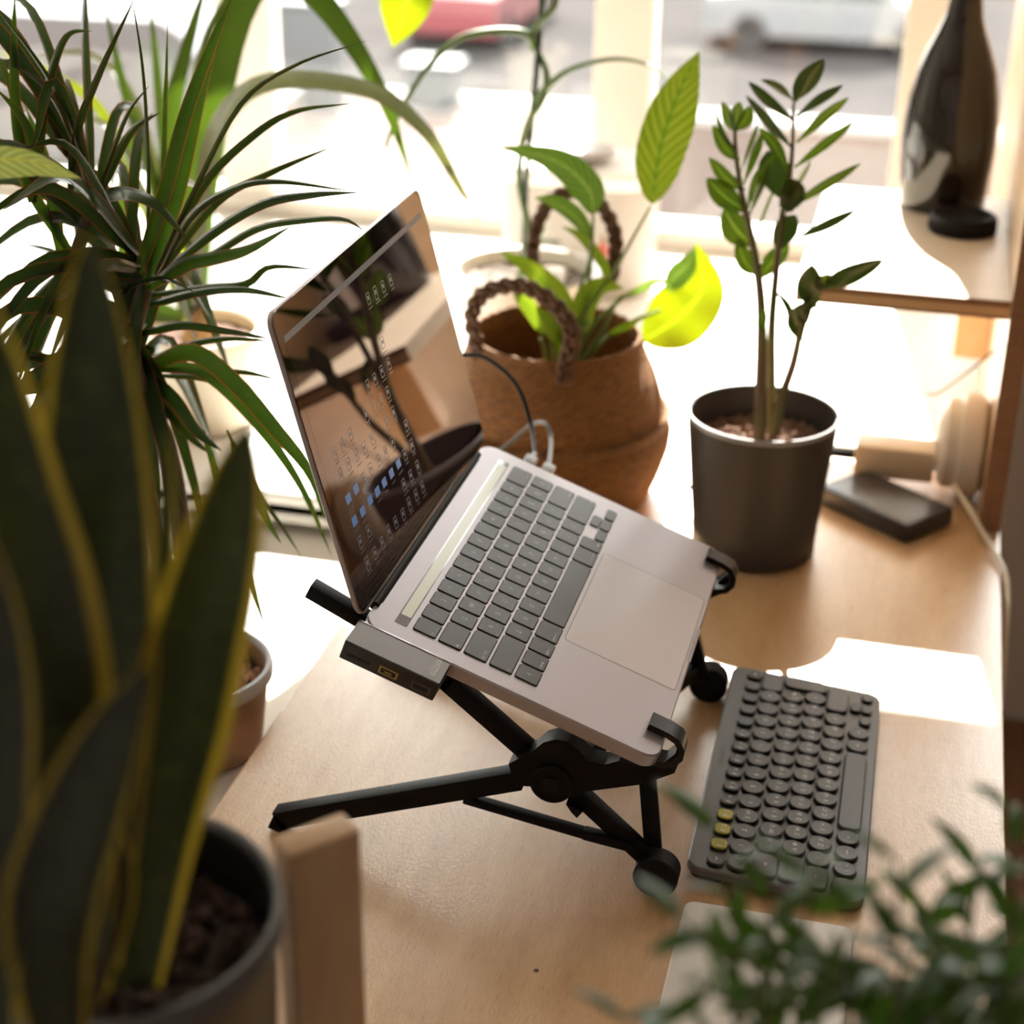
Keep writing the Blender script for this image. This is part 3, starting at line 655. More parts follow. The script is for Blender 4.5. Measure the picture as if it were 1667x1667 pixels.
def stem_px(parent, pts, r, m, Ys, name='stem', n=24):
    P = [atY(x, y, Y) for (x, y), Y in zip(pts, Ys)]; S = crom(P, n); rr = [r[0]+(r[1]-r[0])*i/n for i in range(n+1)]
    obj(name, MB().tube(S, rr, 10), m, parent, smooth=60); return S
sY = 1.507
stem_px(zz, [(1236, 718), (1238, 640), (1240, 560), (1238, 480), (1226, 400), (1208, 320), (1198, 250), (1196, 205)], (.0062, .0015), stalk, [sY-.012, sY-.012, sY-.01, sY, sY+.005, sY+.01, sY+.012, sY+.012])
stem_px(zz, [(1258, 716), (1256, 640), (1256, 540), (1262, 460), (1272, 360), (1284, 300), (1290, 240), (1292, 165)], (.0050, .0013), stalk, [sY+.004]*4+[sY+.01]*2+[sY+.015]*2)
stem_px(zz, [(1262, 706), (1272, 650), (1292, 590), (1304, 530), (1312, 490), (1330, 465)], (.0052, .0015), stalk, [sY+.002, sY-.004, sY-.015, sY-.02, sY-.02, sY-.02])
def lf(parent, pxs, Y0, Y1, w, m, prof=prof_oval, tw=0, **kw):
    n = len(pxs); P = [atY(x, y, Y0+(Y1-Y0)*i/max(1, n-1)) for i, (x, y) in enumerate(pxs)]
    return leaf(parent, P, w, m, prof=prof, tw=tw, **kw)
Z1 = [  # stem one, left side then right side
 ([(1197, 215), (1186, 195), (1176, 165)], .010, .2), ([(1197, 212), (1200, 190), (1203, 165)], .014, -.5), ([(1198, 212), (1212, 195), (1220, 172)], .016, .6),
 ([(1204, 262), (1180, 240), (1160, 202)], .013, .3), ([(1202, 250), (1178, 222), (1164, 180)], .008, .9), ([(1212, 310), (1182, 290), (1154, 256)], .013, .2), ([(1216, 345), (1180, 320), (1150, 290)], .021, .1),
 ([(1228, 400), (1200, 375), (1178, 340)], .026, -.1), ([(1232, 448), (1212, 425), (1200, 388)], .017, .3), ([(1206, 280), (1222, 232), (1234, 200)], .008, 1.0),
 ([(1210, 300), (1228, 250), (1240, 215)], .013, .9), ([(1216, 340), (1232, 290), (1262, 250)], .013, .8), ([(1220, 350), (1238, 300), (1248, 262)], .011, .9), ([(1228, 390), (1245, 340), (1262, 300)], .008, 1.1)]
for q, w, tw in Z1: lf(zz, q, sY+.008, sY+.008+random.Random(len(q)+int(w*1e4)).uniform(-.02, .02), w, gleaf, tw=tw)
Z2 = [([(1293, 165), (1312, 132), (1342, 96)], .019, .3, gleaf2), ([(1290, 162), (1268, 145), (1238, 130)], .014, 1.0, gleaf2), ([(1290, 195), (1250, 165), (1218, 133)], .013, .7, gleaf2),
 ([(1288, 240), (1250, 200), (1214, 155)], .0125, .75, gleaf2), ([(1297, 190), (1335, 160), (1372, 138)], .012, .75, gleaf2), ([(1297, 232), (1340, 190), (1382, 158)], .0125, .75, gleaf), ([(1294, 272), (1340, 235), (1390, 198)], .0125, .78, gleaf),
 ([(1290, 335), (1340, 302), (1402, 265)], .0125, .78, gleaf), ([(1296, 388), (1345, 365), (1396, 340)], .0125, .75, gleaf2), ([(1286, 290), (1262, 240), (1236, 208)], .013, .5, gleaf), ([(1284, 330), (1262, 285), (1250, 245)], .030, .3, gleaf2),
 ([(1276, 355), (1292, 305), (1320, 260)], .016, 1.2, gleaf), ([(1264, 410), (1278, 375), (1296, 350)], .022, .2, gleaf2), ([(1236, 455), (1258, 425), (1285, 398)], .018, .1, gleaf),
 ([(1286, 345), (1288, 320), (1282, 290)], .026, .4, gleaf2), ([(1262, 472), (1284, 500), (1292, 540)], .009, .7, gleaf2)]
for i, (q, w, tw, m_) in enumerate(Z2): lf(zz, q, sY+.010, sY+.010+((i*37) % 7-3)*.008, w, m_, tw=tw)
for q, w, tw, m_ in [([(1326, 502), (1318, 468), (1322, 430)], .0235, .1, gleaf2), ([(1304, 555), (1298, 520), (1322, 490)], .020, .2, gleaf2), ([(1340, 470), (1375, 450), (1440, 422)], .021, .6, gleaf2), ([(1245, 540), (1240, 520), (1243, 500)], .010, .3, gleaf), ([(1330, 470), (1340, 455), (1350, 445)], .016, .7, gleaf), ([(1222, 560), (1160, 605), (1125, 655)], .001, 1.0, gleaf)]:
    if w > .002: lf(zz, q, sY-.018, sY-.03, w, m_, tw=tw)

# ------------------------------------------------------------------ seagrass basket and its plant
BC = V((-.338, 1.585, 0))
bk = root('belly_basket', 'brown woven seagrass basket with two braided handles behind the laptop', 'basket', BC)
pr_out = [(0, .001), (.094, .0), (.100, .004), (.110, .03), (.1175, .055), (.1195, .072), (.117, .084), (.112, .090), (.1095, .088)]
pr_up = [(.1085, .078), (.1100, .090), (.1085, .108), (.1010, .132), (.0915, .152), (.0860, .168), (.0845, .172), (.0825, .172), (.0815, .160), (.090, .13), (.100, .09), (.094, .03), (0, .02)]
def weave(prof, c, n=110, amp=.0007):
    # every stitch raised a little, alternate courses shifted
    P2 = []
    for (r0, z0), (r1, z1) in zip(prof[:-1], prof[1:]):
        k = max(1, int(math.hypot(r1-r0, z1-z0)/.004))
        for i in range(k): P2.append((r0+(r1-r0)*i/k, z0+(z1-z0)*i/k))
    P2.append(prof[-1]); mb = MB().lathe(P2, c, n); K = len(P2)
    for i in range(n):
        for j in range(K):
            v = mb.v[i*K+j]; d = V((v.x-c[0], v.y-c[1], 0)); L = d.length
            if L > .02: v += d/L*(amp*(1 if (i+j) % 2 else -1))
    return mb
obj('lower_basket', weave(pr_out, BC), seagrass, bk, smooth=0); obj('upper_basket', weave(pr_up, BC), seagrass, bk, smooth=0)
obj('folded_edge', MB().tube([V((BC.x+.1160*math.cos(a), BC.y+.1160*math.sin(a), .0865+.004*math.sin(2*a+1))) for a in [2*PI*i/60 for i in range(61)]], .0030, 8), seagrass, bk)
obj('rim_braid', MB().tube([V((BC.x+.0838*math.cos(a), BC.y+.0838*math.sin(a), .1715+.0006*math.sin(40*a))) for a in [2*PI*i/160 for i in range(161)]], [.0020+.0005*math.sin(i*1.3) for i in range(161)], 8), seagrass, bk)
def handle(px, Ys, r=.0060):
    P = [atY(x, y, Y) for (x, y), Y in zip(px, Ys)]; S = crom(P, 90); mb = MB()
    for ph in range(3):
        pts = []
        for i, p in enumerate(S):
            t = (S[min(i+1, 90)]-S[max(i-1, 0)]).normalized(); a = t.cross(V((0, 1, .2))).normalized(); b_ = t.cross(a); q = i*.42+ph*2*PI/3
            pts.append(p+a*math.cos(q)*r*.85+b_*math.sin(2*q)*r*.45)
        mb.tube(pts, r*.62, 8)
    h = obj('handle', mb, rope, bk, smooth=60)
    return h
handle([(786, 600), (775, 560), (768, 515), (785, 480), (828, 465), (872, 474), (912, 506), (932, 545), (922, 590), (918, 625)], [1.53, 1.525, 1.51, 1.505, 1.50, 1.495, 1.49, 1.488, 1.493, 1.487])
handle([(872, 470), (866, 425), (874, 370), (896, 328), (932, 312), (972, 328), (998, 370), (1002, 415), (990, 470)], [1.66, 1.665, 1.67, 1.67, 1.67, 1.665, 1.655, 1.65, 1.648], .0056)
soil(bk, BC+V((0, 0, .085)), .092, soil_dark, amp=.004)
pl = root('peace_lily', 'leafy green houseplant growing out of the seagrass basket', 'plant', BC+V((0, 0, .085)))
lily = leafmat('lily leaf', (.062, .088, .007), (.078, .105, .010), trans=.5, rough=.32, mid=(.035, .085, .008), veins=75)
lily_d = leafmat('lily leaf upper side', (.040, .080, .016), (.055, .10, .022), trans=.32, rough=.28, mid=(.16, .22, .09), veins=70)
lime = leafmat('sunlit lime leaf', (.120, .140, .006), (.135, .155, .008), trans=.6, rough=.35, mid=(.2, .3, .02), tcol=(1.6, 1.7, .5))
pet = mat('green petiole', (.20, .26, .07), .45, col2=(.14, .22, .05), nscale=40)
def petiole(parent, px, Ys, r=(.0026, .0014), name='petiole', m=pet): stem_px(parent, px, r, m, Ys, name)
BY = 1.585
petiole(pl, [(925, 590), (945, 520), (1000, 440), (1060, 335)], [BY-.03, BY-.02, BY, BY+.01])
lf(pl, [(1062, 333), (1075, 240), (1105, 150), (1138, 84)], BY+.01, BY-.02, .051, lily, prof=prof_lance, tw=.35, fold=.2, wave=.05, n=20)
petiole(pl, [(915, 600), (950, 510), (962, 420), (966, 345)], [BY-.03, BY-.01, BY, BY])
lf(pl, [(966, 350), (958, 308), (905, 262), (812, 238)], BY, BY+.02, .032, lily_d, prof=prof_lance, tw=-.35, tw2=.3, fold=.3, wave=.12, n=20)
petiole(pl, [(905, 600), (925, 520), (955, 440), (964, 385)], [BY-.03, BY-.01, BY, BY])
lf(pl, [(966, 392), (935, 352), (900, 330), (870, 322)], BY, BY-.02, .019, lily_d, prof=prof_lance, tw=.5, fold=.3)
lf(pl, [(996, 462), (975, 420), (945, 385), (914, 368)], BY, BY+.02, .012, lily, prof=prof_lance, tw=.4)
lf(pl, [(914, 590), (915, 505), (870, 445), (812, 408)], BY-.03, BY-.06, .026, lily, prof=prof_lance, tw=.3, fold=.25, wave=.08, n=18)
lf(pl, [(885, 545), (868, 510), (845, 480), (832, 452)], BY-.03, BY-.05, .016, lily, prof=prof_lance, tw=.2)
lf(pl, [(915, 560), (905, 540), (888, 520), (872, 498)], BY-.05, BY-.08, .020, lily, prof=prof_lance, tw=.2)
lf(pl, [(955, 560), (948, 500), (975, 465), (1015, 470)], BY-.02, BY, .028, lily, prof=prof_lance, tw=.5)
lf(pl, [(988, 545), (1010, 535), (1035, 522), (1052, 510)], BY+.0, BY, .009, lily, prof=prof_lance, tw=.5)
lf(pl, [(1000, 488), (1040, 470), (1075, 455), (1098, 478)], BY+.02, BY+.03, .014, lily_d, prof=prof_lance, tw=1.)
for q, Y in (([(905, 602), (900, 560), (890, 530)], BY-.05), ([(932, 600), (945, 555), (958, 520)], BY-.03), ([(940, 600), (975, 550), (1000, 500)], BY-.02), ([(935, 602), (950, 560), (975, 520), (1020, 480)], BY-.025), ([(920, 604), (918, 570), (915, 545)], BY-.055), ([(890, 600), (888, 575), (880, 550)], BY-.045)):
    petiole(pl, q, [Y]*len(q), (.0034, .0018))
# big sunlit leaf on the right of the basket
petiole(pl, [(940, 600), (990, 548), (1040, 520), (1075, 505)], [BY-.02, BY, BY+.03, BY+.04])
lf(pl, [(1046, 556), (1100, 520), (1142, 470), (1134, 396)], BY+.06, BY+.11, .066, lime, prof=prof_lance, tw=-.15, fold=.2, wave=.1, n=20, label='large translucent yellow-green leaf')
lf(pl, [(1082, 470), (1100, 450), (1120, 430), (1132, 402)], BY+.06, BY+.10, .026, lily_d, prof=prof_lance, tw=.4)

# ------------------------------------------------------------------ white pot with the staked climber
WP = V((-.430, 1.842, 0))
wp = root('white_pot', 'white ceramic pot of stony soil behind the basket, holding the staked climber', 'pot', WP)
obj('pot_body', MB().lathe([(0, .001), (.060, .0), (.064, .004), (.080, .14), (.0845, .143), (.0855, .15), (.083, .152), (.078, .15), (.070, .12), (0, .12)], WP, 72), white_ceramic, wp, smooth=40)
soil(wp, WP+V((0, 0, .135)), .0775, mat('gritty grey soil', (.14, .10, .08), .95, col2=(.24, .20, .17), nscale=200), amp=.003, seed=7)
cl = root('climbing_plant', 'thin climbing stem twining round a dark green stake in the white pot', 'plant', WP+V((0, 0, .135)))
obj('stake', MB().tube([atY(852, 450, 1.80), atY(856, 300, 1.80), atY(872, 130, 1.80), atY(884, -20, 1.80), atY(892, -90, 1.80)], .0033, 10), mat('dark green stake', (.018, .045, .03), .3), cl, smooth=60)
vine = mat('vine stem', (.10, .17, .035), .4, col2=(.07, .12, .03), nscale=60)
tw_ = [(846, 450), (862, 385), (846, 300), (850, 235), (862, 195), (884, 160), (890, 120), (876, 85), (866, 60), (880, 35), (902, 10), (904, -30), (890, -80)]
stem_px(cl, tw_, (.0040, .0036), vine, [1.792, 1.79, 1.805, 1.80, 1.793, 1.79, 1.80, 1.808, 1.80, 1.792, 1.79, 1.80, 1.8], n=70)
stem_px(cl, [(868, 78), (858, 56), (812, 50), (750, 62), (700, 105), (660, 165), (636, 215), (628, 240)], (.0045, .0022), vine, [1.80, 1.79, 1.78, 1.76, 1.75, 1.74, 1.74, 1.74], 'petiole', 40)
stem_px(cl, [(628, 240), (618, 280), (608, 322)], (.0006, .0004), vine, [1.74, 1.74, 1.74], 'aerial_root')
stem_px(cl, [(872, 165), (890, 142), (930, 112), (1000, 96), (1060, 108), (1096, 138)], (.0050, .0006), vine, [1.80, 1.79, 1.78, 1.76, 1.74, 1.72], 'petiole', 40)
lf(cl, [(678, -70), (668, -20), (655, 30), (640, 76)], 1.78, 1.76, .062, lime, prof=prof_lance, tw=.4, fold=.2, n=18)

# white container at the window
TC = V((-.452, 2.265, 0)); tn = root('storage_tin', 'large white printed container with a lid standing at the window', 'container', TC)
b = MB(); slab(b, TC.x, TC.y, .205, .15, .05, .0005, .150, .001, 10); body = obj('tin_body', b, mat('ivory enamel', (.42, .37, .33), .4), tn)
b = MB(); slab(b, TC.x, TC.y, .211, .156, .053, .150, .172, .004, 10); obj('tin_lid', b, white_paint, tn)
obj('lid_knob', MB().lathe([(.012, 0), (.014, .006), (.034, .008), (.040, .013), (.036, .019), (0, .021)], TC+V((.01, -.01, .172)), 40), mat('grey knob', (.45, .43, .44), .35), tn)
def dab(x0, x1, z0, z1, c, nm):
    obj(nm, MB().box(TC.x+x0, TC.x+x1, TC.y-.0752, TC.y-.0745, z0, z1, c=.0002), mat('print '+nm, c, .5), body, smooth=0)
dab(-.062, -.012, .072, .078, (.10, .12, .10), 'printed_table'); dab(-.058, -.054, .045, .072, (.10, .12, .10), 'printed_table'); dab(-.022, -.018, .045, .072, (.10, .12, .10), 'printed_table')
dab(-.050, -.030, .078, .112, (.45, .47, .38), 'printed_screen'); dab(.040, .052, .055, .078, (.50, .07, .05), 'printed_dress'); dab(.042, .050, .078, .090, (.30, .18, .12), 'printed_head'); dab(.034, .058, .044, .052, (.60, .30, .06), 'printed_shoes')

# ------------------------------------------------------------------ things at the right end: hard drive, plug, charger, wires
bc = V((.0005, 1.616, 0)); br = root('power_bank', 'flat black rectangular box on the desk beside the dark grey pot', 'power bank', bc)
Mb = Matrix.Translation(bc) @ Matrix.Rotation(R(-38), 4, 'Z')
b = MB(); slab(b, 0, 0, .118, .072, .005, .0004, .0195, .002, 5, Mb); obj('case', b, mat('black case', (.03, .028, .03), .35), br)
b = MB(); slab(b, 0, 0, .108, .062, .004, .0194, .0200, .0002, 5, Mb); obj('top_plate', b, mat('satin black plate', (.05, .046, .048), .25), br)
pg = root('extension_plug', 'thick round white plug block standing against the side panel', 'plug', (.07, 1.69, 0))
Mp = Matrix.Translation((.094, 1.690, .0545)) @ Matrix.Rotation(-PI/2, 4, 'Y')
obj('plug_body', MB().lathe([(0, .0), (.046, .001), (.052, .006), (.054, .018), (.052, .026), (.046, .028), (.046, .040), (.040, .046), (0, .047)], M=Mp @ Matrix.Scale(1, 4, (1, 0, 0)), n=56), mat('off white plastic', (.74, .68, .60), .4), pg, smooth=40)
obj('socket_ring', MB().lathe([(.020, .047), (.022, .049), (.030, .049), (.032, .047)], M=Mp, n=40), mat('off white plastic', (.74, .68, .60), .4), pg)
ch = root('charger', 'beige wall charger plugged sideways into the round white plug', 'charger', (.0, 1.69, .012))
obj('charger_body', MB().box(-.036, .0455, 1.672, 1.712, .0130, .0480, c=.003), mat('beige plastic', (.66, .52, .36), .45), ch)
obj('usb_plug', MB().box(-.062, -.0355, 1.684, 1.698, .026, .034, c=.001), black_plastic, ch)
wm_ = mat('cream wire', (.70, .60, .44), .45)
def wire(name, label, pts, r, m): o = obj(name, MB().tube(crom(pts, 60), r, 8), m, smooth=60); tag(o, label, 'cable'); return o
wire('mains_cable', 'cream power cord hanging from the round plug over the desk edge', [V((.066, 1.640, .030)), V((.085, 1.60, .020)), V((.106, 1.555, .006)), V((.1195, 1.50, .0028)), V((.122, 1.44, -.02)), V((.123, 1.38, -.10)), V((.125, 1.34, -.3))], .0028, wm_)
wire('thin_wire', 'thin dark wire poking out above the round plug', [atY(1508, 642, 1.75), atY(1535, 636, 1.75), V((.093, 1.757, .135))], .0012, black_plastic)
wire('charging_cable', 'black charging cable running from the beige charger behind the dark grey pot', [V((-.062, 1.691, .030)), V((-.085, 1.69, .022)), V((-.12, 1.67, .006)), V((-.17, 1.65, .0022)), V((-.20, 1.625, .0022)), V((-.215, 1.60, .0022))], .0018, black_plastic)

# ------------------------------------------------------------------ left: dracaena in the white-blue pot on the low ledge
LZ = -.0455
DP = V((-.530, 1.112, LZ)); dr = root('dracaena', 'spiky dracaena with thin red-edged leaves in a pale pot left of the desk', 'potted plant', DP)
obj('pot', MB().lathe([(0, .001), (.044, 0), (.050, .004), (.058, .066), (.0605, .068), (.0615, .076), (.0600, .078), (.0560, .076), (.054, .06), (0, .05)], DP, 64), mat('tan glazed pot', (.42, .26, .15), .45), dr, smooth=40)
obj('pot_rim', MB().lathe([(.0555, .0755), (.0575, .0795), (.0608, .0795), (.0625, .0755), (.0620, .068), (.0600, .066)], DP, 64), mat('pale blue grey rim', (.55, .57, .62), .3), dr, smooth=60)
soil(dr, DP+V((0, 0, .060)), .054, soil_dark, amp=.003, seed=4); crumbs(dr, DP+V((0, 0, .061)), .050, mat('orange bark chips', (.60, .36, .22), .85, col2=(.42, .23, .13), nscale=120), 240, .0055, 9, 'bark_chips')
trunk = mat('grey cane', (.10, .08, .05), .8, col2=(.06, .045, .03), nscale=80, bump=.4)
CA, CB, CC = atY(235, 470, 1.12), atY(150, 330, 1.13), atY(215, 590, 1.10)
obj('cane', MB().tube(crom([DP+V((0, 0, .055)), DP+V((-.01, .004, .25)), CC, CA], 24), [.009-.003*i/24 for i in range(25)], 12), trunk, dr, smooth=60)
obj('cane', MB().tube(crom([DP+V((-.02, .01, .055)), DP+V((-.05, .02, .3)), atY(120, 480, 1.13), CB], 24), [.008-.003*i/24 for i in range(25)], 12), trunk, dr, smooth=60)
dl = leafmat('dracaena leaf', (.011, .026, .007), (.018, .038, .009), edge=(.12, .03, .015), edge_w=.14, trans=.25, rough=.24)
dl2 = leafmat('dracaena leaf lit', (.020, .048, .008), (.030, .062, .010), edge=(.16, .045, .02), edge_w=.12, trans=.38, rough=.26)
DL = [  # tip paths in the picture, width in metres, depth change towards the tip, twist
 ([(216, 470), (262, 330), (300, 190), (345, 70), (380, -10)], .0110, -.03, .3, 1), ([(235, 470), (285, 330), (325, 160), (358, 40)], .0105, .03, .1, 1), ([(240, 460), (262, 330), (268, 180), (273, 30)], .0055, .05, .6, 1), ([(238, 440), (240, 280), (232, 120), (214, -10)], .0045, -.02, .9, 0),
 ([(250, 450), (310, 320), (390, 170), (480, 105), (598, 66)], .0060, .0, .9, 0), ([(255, 440), (330, 300), (410, 220), (480, 180), (575, 168)], .0085, .05, .8, 0), ([(255, 450), (350, 330), (440, 280), (538, 240)], .0075, .02, .7, 0),
 ([(255, 450), (310, 350), (380, 305), (450, 294), (578, 312)], .0085, -.03, .9, 0), ([(260, 450), (350, 375), (430, 330), (510, 316), (586, 313)], .0085, -.05, .6, 0), ([(265, 455), (350, 410), (420, 370), (500, 357), (560, 356), (596, 378)], .0075, .0, .8, 0),
 ([(240, 470), (300, 430), (350, 418), (406, 404), (474, 368)], .0115, -.05, .5, 1), ([(240, 480), (330, 468), (400, 460), (440, 433), (525, 440)], .0095, .03, .8, 0), ([(225, 500), (320, 474), (400, 470), (480, 488)], .0100, -.02, .9, 0),
 ([(190, 520), (205, 470), (250, 452), (280, 456), (328, 482)], .0065, -.08, 1.0, 0), ([(220, 545), (290, 528), (360, 536), (445, 552)], .0095, -.02, .8, 0), ([(235, 590), (300, 562), (370, 550), (452, 556)], .0080, .04, .8, 0),
 ([(240, 600), (310, 572), (380, 620), (450, 700), (505, 770), (530, 850)], .0135, -.02, .2, 1), ([(240, 600), (330, 605), (420, 690), (490, 790), (540, 905)], .0095, .02, .4, 1), ([(245, 600), (320, 602), (400, 605), (465, 622)], .0075, .03, .9, 0), ([(245, 610), (330, 615), (390, 640), (450, 690)], .0060, .05, .8, 0),
 ([(212, 555), (240, 620), (268, 720), (300, 835)], .0150, -.05, .3, 0), ([(205, 560), (222, 640), (250, 740), (262, 830)], .0120, -.05, .5, 0), ([(240, 610), (285, 650), (320, 700), (362, 735)], .0125, -.01, .5, 0), ([(250, 640), (290, 690), (320, 720), (345, 740)], .0070, .01, .5, 0),
 ([(330, 700), (380, 850), (405, 940), (438, 1038)], .0075, .0, .4, 1), ([(380, 720), (410, 790), (432, 840), (458, 885)], .0095, .0, .5, 1), ([(370, 700), (420, 800), (455, 850), (492, 908)], .0050, .03, .7, 0),
 ([(150, 330), (120, 230), (70, 140), (-20, 85)], .0060, .0, .7, 0), ([(155, 330), (110, 190), (60, 100), (-10, 10)], .0055, -.04, .8, 0), ([(70, 320), (40, 230), (20, 150), (-5, 85)], .0095, .02, .5, 1), ([(50, 330), (28, 210), (22, 100), (24, -10)], .0085, .0, .3, 1),
 ([(55, 330), (66, 200), (84, 110), (110, 55), (150, 50)], .0095, .04, .8, 0), ([(112, 330), (122, 220), (160, 120), (220, -5)], .0080, -.03, .7, 0), ([(160, 325), (200, 312), (255, 332), (312, 398)], .0115, -.06, .6, 0), ([(160, 320), (190, 250), (220, 205), (262, 182)], .0090, .0, .8, 0),
 ([(155, 320), (185, 240), (210, 180), (244, 138)], .0040, -.03, .6, 0), ([(150, 330), (80, 300), (40, 200), (-10, 140)], .0090, -.02, .4, 1), ([(120, 420), (60, 330), (20, 260), (-15, 210)], .0095, .03, .4, 1), ([(100, 430), (85, 330), (70, 250), (40, 170)], .0100, .05, .3, 1),
 ([(150, 330), (135, 270), (100, 200), (60, 120)], .0085, .03, .4, 0)]
rnd = random.Random(11)
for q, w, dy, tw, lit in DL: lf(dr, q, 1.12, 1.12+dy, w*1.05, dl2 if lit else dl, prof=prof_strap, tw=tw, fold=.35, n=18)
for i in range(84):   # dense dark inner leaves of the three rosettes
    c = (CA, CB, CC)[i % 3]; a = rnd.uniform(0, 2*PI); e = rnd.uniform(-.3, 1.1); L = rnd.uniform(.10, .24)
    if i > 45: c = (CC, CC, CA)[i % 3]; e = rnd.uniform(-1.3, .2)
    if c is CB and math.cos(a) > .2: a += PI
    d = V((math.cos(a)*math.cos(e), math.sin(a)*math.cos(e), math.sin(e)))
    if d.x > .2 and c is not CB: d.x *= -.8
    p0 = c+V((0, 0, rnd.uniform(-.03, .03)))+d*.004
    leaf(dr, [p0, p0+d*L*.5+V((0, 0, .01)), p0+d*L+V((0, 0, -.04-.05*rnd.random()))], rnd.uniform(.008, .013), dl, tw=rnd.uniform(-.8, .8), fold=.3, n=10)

# amaryllis in the beige pot on the white sill
AP = V((-.752, 1.655, 0)); am = root('amaryllis', 'broad strap-leaved plant in a cream pot on the white sill', 'potted plant', AP)
obj('pot', MB().lathe([(0, .001), (.050, 0), (.054, .004), (.062, .098), (.066, .100), (.0665, .112), (.0640, .113), (.060, .11), (.056, .09), (0, .085)], AP, 64), cream_ceramic, am, smooth=40)
soil(am, AP+V((0, 0, .098)), .059, soil_brown, amp=.003, seed=8)
al = leafmat('strap leaf', (.026, .048, .008), (.036, .062, .010), trans=.36, rough=.3, tcol=(1.6, 1.6, .6)); al2 = leafmat('pale strap leaf', (.12, .135, .09), (.15, .165, .11), trans=.12, rough=.16)  # pale copy of the strap leaf has sunlit gloss put into its colour
AY = 1.655
for q, dy, w, m_, tw in [([(312, 520), (280, 380), (275, 210), (300, 90), (345, -60)], .03, .024, al, .3), ([(322, 520), (330, 300), (380, 40), (450, -50), (530, 10), (620, 150), (676, 308)], .06, .034, al, .1), ([(318, 520), (330, 300), (370, 180), (450, 130), (600, 145), (690, 210), (740, 290), (782, 366)], -.02, .0215, al2, .35),
    ([(305, 520), (292, 400), (290, 330), (300, 262)], -.02, .014, lime, .5), ([(315, 520), (322, 450), (312, 390), (298, 330)], .02, .014, lime, .4), ([(300, 520), (220, 480), (205, 300), (225, 190)], .05, .028, al, .2), ([(300, 520), (250, 300), (200, 140), (165, -20)], .06, .014, al, .4), ([(308, 520), (268, 250), (255, 120), (242, -20)], .08, .014, al, .5),
    ([(300, 520), (180, 210), (80, 120), (-10, 82)], .10, .016, lime, .7), ([(300, 520), (230, 200), (150, 92), (36, 96)], .12, .014, al2, .7), ([(330, 520), (300, 300), (330, 80), (400, -60)], .05, .016, al, .6), ([(300, 510), (200, 240), (120, 190), (20, 165)], .05, .012, al2, .8)]:
    lf(am, q, AY, AY+dy, w, m_, prof=prof_strap, tw=tw, fold=.22, n=26)
obj('bulb', MB().lathe([(0, -.02), (.018, -.01), (.022, .005), (.014, .022), (.006, .034), (0, .036)], AP+V((0, 0, .098)), 28), mat('papery bulb', (.40, .24, .10), .7), am, smooth=60)

# striped calathea leaf reaching in from the left
ca = root('calathea', 'pale striped leaf plant reaching in at the left edge of the picture', 'plant', (-.52, .86, LZ))
obj('pot', MB().lathe([(0, .001), (.040, 0), (.044, .004), (.052, .088), (.054, .09), (.051, .09), (.046, .07), (0, .068)], (-.52, .80, LZ), 48), pot_grey, ca)
cp = atY(-60, 300, .86)
stem_px(ca, [(-250, 900), (-220, 600), (-130, 340), (-60, 290)], (.003, .002), pet, [.80, .82, .85, .86])
lf(ca, [(-70, 285), (-20, 262), (50, 262), (130, 290)], .86, .86, .024, leafmat('striped pale leaf', (.20, .24, .12), (.26, .30, .16), trans=.3, rough=.5, mid=(.35, .35, .08), veins=60), prof=prof_lance, tw=.7, fold=.2, n=18)

# ------------------------------------------------------------------ foreground: snake plant in the black pot, wooden post
SP = V((-.279, .490, 0)); sp = root('snake_plant', 'dark snake plant with yellow leaf margins in a black pot in the lower left foreground', 'potted plant', SP)
obj('pot', MB().lathe([(0, .001), (.048, 0), (.052, .004), (.0655, .305), (.068, .309), (.0685, .318), (.0670, .321), (.0640, .319), (.062, .28), (0, .275)], SP, 80), mat('black glazed pot', (.014, .012, .013), .35), sp, smooth=40)
obj('pot_rim', MB().lathe([(.0635, .318), (.0650, .3215), (.0672, .3215), (.0690, .318), (.0688, .310)], SP, 80), mat('grey pot rim', (.10, .10, .105), .3), sp, smooth=60)  # rim ring is a lighter grey than the pot below
soil(sp, SP+V((0, 0, .290)), .0625, soil_dark, amp=.004, seed=2); crumbs(sp, SP+V((0, 0, .291)), .058, mat('dark bark', (.060, .035, .028), .9), 150, .0045, 5, 'bark_chips')
sn = leafmat('snake plant leaf', (.014, .020, .006), (.020, .027, .008), edge=(.42, .31, .035), edge_w=.20, trans=.12, rough=.4, band=(.028, .036, .012))
snd = leafmat('snake plant leaf dark', (.010, .015, .005), (.014, .020, .006), edge=(.34, .25, .03), edge_w=.14, trans=.1, rough=.4, band=(.022, .030, .010))
def sl(q, ds, w, tw, m_, **kw):
    P = [EYE+raydir(x, y)*d for (x, y), d in zip(q, ds)]; return leaf(sp, P, w, m_, prof=prof_sans, tw=tw, n=22, fold=kw.pop('fold', .45), **kw)
sl([(215, 1600), (250, 1350), (305, 1080), (355, 880), (402, 690)], [.64, .62, .60, .59, .585], .0370, .25, sn)
sl([(150, 1560), (165, 1250), (165, 950), (160, 700), (146, 375)], [.63, .61, .59, .575, .56], .0440, -.25, snd)
sl([(60, 1600), (80, 1300), (50, 1020), (0, 780), (-45, 440)], [.60, .58, .56, .55, .54], .0440, .35, sn)
sl([(100, 1700), (90, 1500), (150, 1300), (240, 1085)], [.57, .555, .545, .54], .0330, -.3, snd)
sl([(-20, 1700), (-30, 1400), (-20, 1100), (-60, 800)], [.56, .55, .54, .53], .0300, .1, snd)
sl([(225, 1560), (245, 1200), (262, 900), (272, 690)], [.66, .65, .64, .635], .0110, .8, sn)
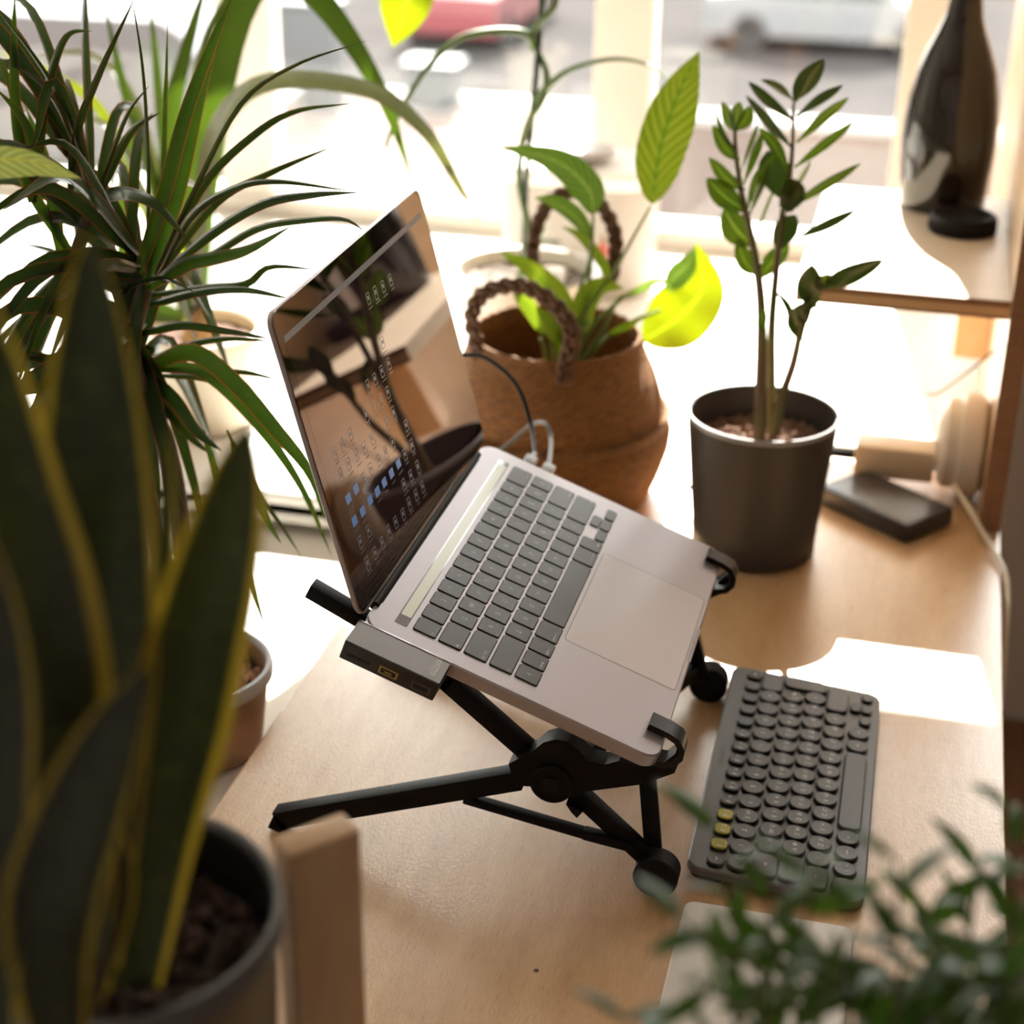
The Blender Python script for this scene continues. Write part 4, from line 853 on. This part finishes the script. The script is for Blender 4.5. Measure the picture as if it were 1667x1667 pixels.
sl([(150, 1640), (185, 1500), (192, 1400), (165, 1330)], [.60, .59, .585, .58], .0130, 1.0, sn)
pm = mat('tan wooden post', (.62, .42, .26), .6, col2=(.54, .34, .20), nscale=14, stretch=(6, 6, 1))
a_, b_, c_ = atZ(442, 1366, .31), atZ(472, 1394, .31), atZ(588, 1350, .31)
d1 = (c_-b_); d0 = (a_-b_); L1 = d1.length; ang = math.atan2(d1.y, d1.x)
post = root('wooden_post', 'pale square-cut wooden post end rising in the foreground beside the black pot', 'post', ((a_.x+c_.x)/2, (a_.y+c_.y)/2, 0))
Mp = Matrix.Translation((b_.x, b_.y, 0)) @ Matrix.Rotation(ang, 4, 'Z')
obj('post_board', MB().box(0, L1, 0, .0165, .0005, .31, Mp, .0018), pm, post, smooth=30)

# ------------------------------------------------------------------ foreground: small-leaved shrub at lower right
FP = V((.02, .335, 0)); fo = root('small_leaf_shrub', 'bushy small-leaved green plant in the lower right foreground', 'potted plant', FP)
obj('pot', MB().lathe([(0, .001), (.045, 0), (.05, .004), (.060, .105), (.063, .107), (.063, .115), (.058, .115), (.055, .09), (0, .085)], FP, 48), white_ceramic, fo, smooth=40)
soil(fo, FP+V((0, 0, .095)), .056, soil_dark, amp=.003, seed=6)
fm = leafmat('small shrub leaf', (.028, .072, .012), (.042, .095, .016), trans=.38, rough=.38, mid=(.10, .18, .05)); fm2 = leafmat('small shrub leaf bright', (.045, .11, .012), (.065, .14, .018), trans=.42, rough=.3)
shapes = {}
for nm, m_, w in (('a', fm, .0080), ('b', fm2, .0075), ('c', fm, .0062)):
    shapes[nm] = mesh_of('leaf', blade([V((0, 0, 0)), V((.007, 0, .0016)), V((.014, 0, .0012)), V((.021, 0, -.0012))], w, prof=prof_lance, fold=.25, n=8, facing=(0, 0, 1)), m_, 60)
rnd = random.Random(21); twig_m = mat('thin twig', (.10, .10, .04), .6)
def twig(pix, ds, nleaf, top=0):
    P = [FP+V((rnd.uniform(-.02, .02), rnd.uniform(-.02, .02), .095))]+[EYE+raydir(x, y)*d for (x, y), d in zip(pix, ds)]
    S = crom(P, 50); obj('twig', MB().tube(S, [.0013-.0007*i/50 for i in range(51)], 6), twig_m, fo, smooth=60)
    i0 = int(50*(1-.86)) if not top else top
    for k in range(nleaf):
        i = i0+int((50-i0)*k/max(1, nleaf-1)); p = S[i]; t = (S[min(i+1, 50)]-S[max(i-1, 0)]).normalized()
        ax = t.orthogonal().normalized(); ax = Matrix.Rotation(k*2.4+rnd.uniform(-.4, .4), 3, t) @ ax
        d = (ax+t*rnd.uniform(.3, .9)).normalized(); up = (V((0, 0, 1))+V((rnd.uniform(-.5, .5), rnd.uniform(-.5, .5), 0))); y = up.cross(d).normalized(); z = d.cross(y); s = rnd.uniform(.85, 1.4)
        o = put('leaf', shapes[rnd.choice('aaaaabccc')], fo); off = ORG[fo.name]
        o.matrix_local = Matrix.Translation(p-off) @ Matrix(((d.x, y.x, z.x, 0), (d.y, y.y, z.y, 0), (d.z, y.z, z.z, 0), (0, 0, 0, 1))) @ Matrix.Scale(s, 4)
TW = [([(1250, 1700), (1180, 1560), (1110, 1500)], 9), ([(1260, 1700), (1200, 1520), (1165, 1350)], 9), ([(1300, 1700), (1260, 1560), (1250, 1420)], 10), ([(1330, 1700), (1310, 1540), (1330, 1400)], 10), ([(1380, 1700), (1360, 1600), (1390, 1500)], 9),
      ([(1450, 1700), (1460, 1540), (1460, 1400)], 9), ([(1500, 1700), (1530, 1560), (1500, 1480)], 9), ([(1540, 1700), (1580, 1500), (1600, 1390)], 11), ([(1580, 1720), (1640, 1540), (1650, 1320)], 13), ([(1500, 1720), (1600, 1600), (1670, 1460)], 10),
      ([(1200, 1700), (1120, 1640), (1020, 1660)], 7), ([(1300, 1720), (1200, 1640), (1130, 1600)], 9), ([(1400, 1720), (1300, 1650), (1220, 1570)], 9), ([(1460, 1720), (1420, 1620), (1340, 1560)], 10), ([(1520, 1720), (1500, 1640), (1440, 1580)], 10), ([(1600, 1720), (1560, 1620), (1540, 1560)], 10),
      ([(1650, 1720), (1640, 1620), (1600, 1560)], 10), ([(1700, 1720), (1690, 1600), (1650, 1480)], 10), ([(1560, 1740), (1480, 1700), (1400, 1650)], 9), ([(1640, 1740), (1580, 1690), (1500, 1650)], 9), ([(1240, 1740), (1180, 1700), (1140, 1680)], 7), ([(1700, 1740), (1660, 1680), (1620, 1650)], 8)]
for i, (q, n_) in enumerate(TW):
    d0 = .60+((i*53) % 11-5)*.008; twig(q, [d0+.03, d0+.01, d0], max(4, int(n_*.8)), top=18)
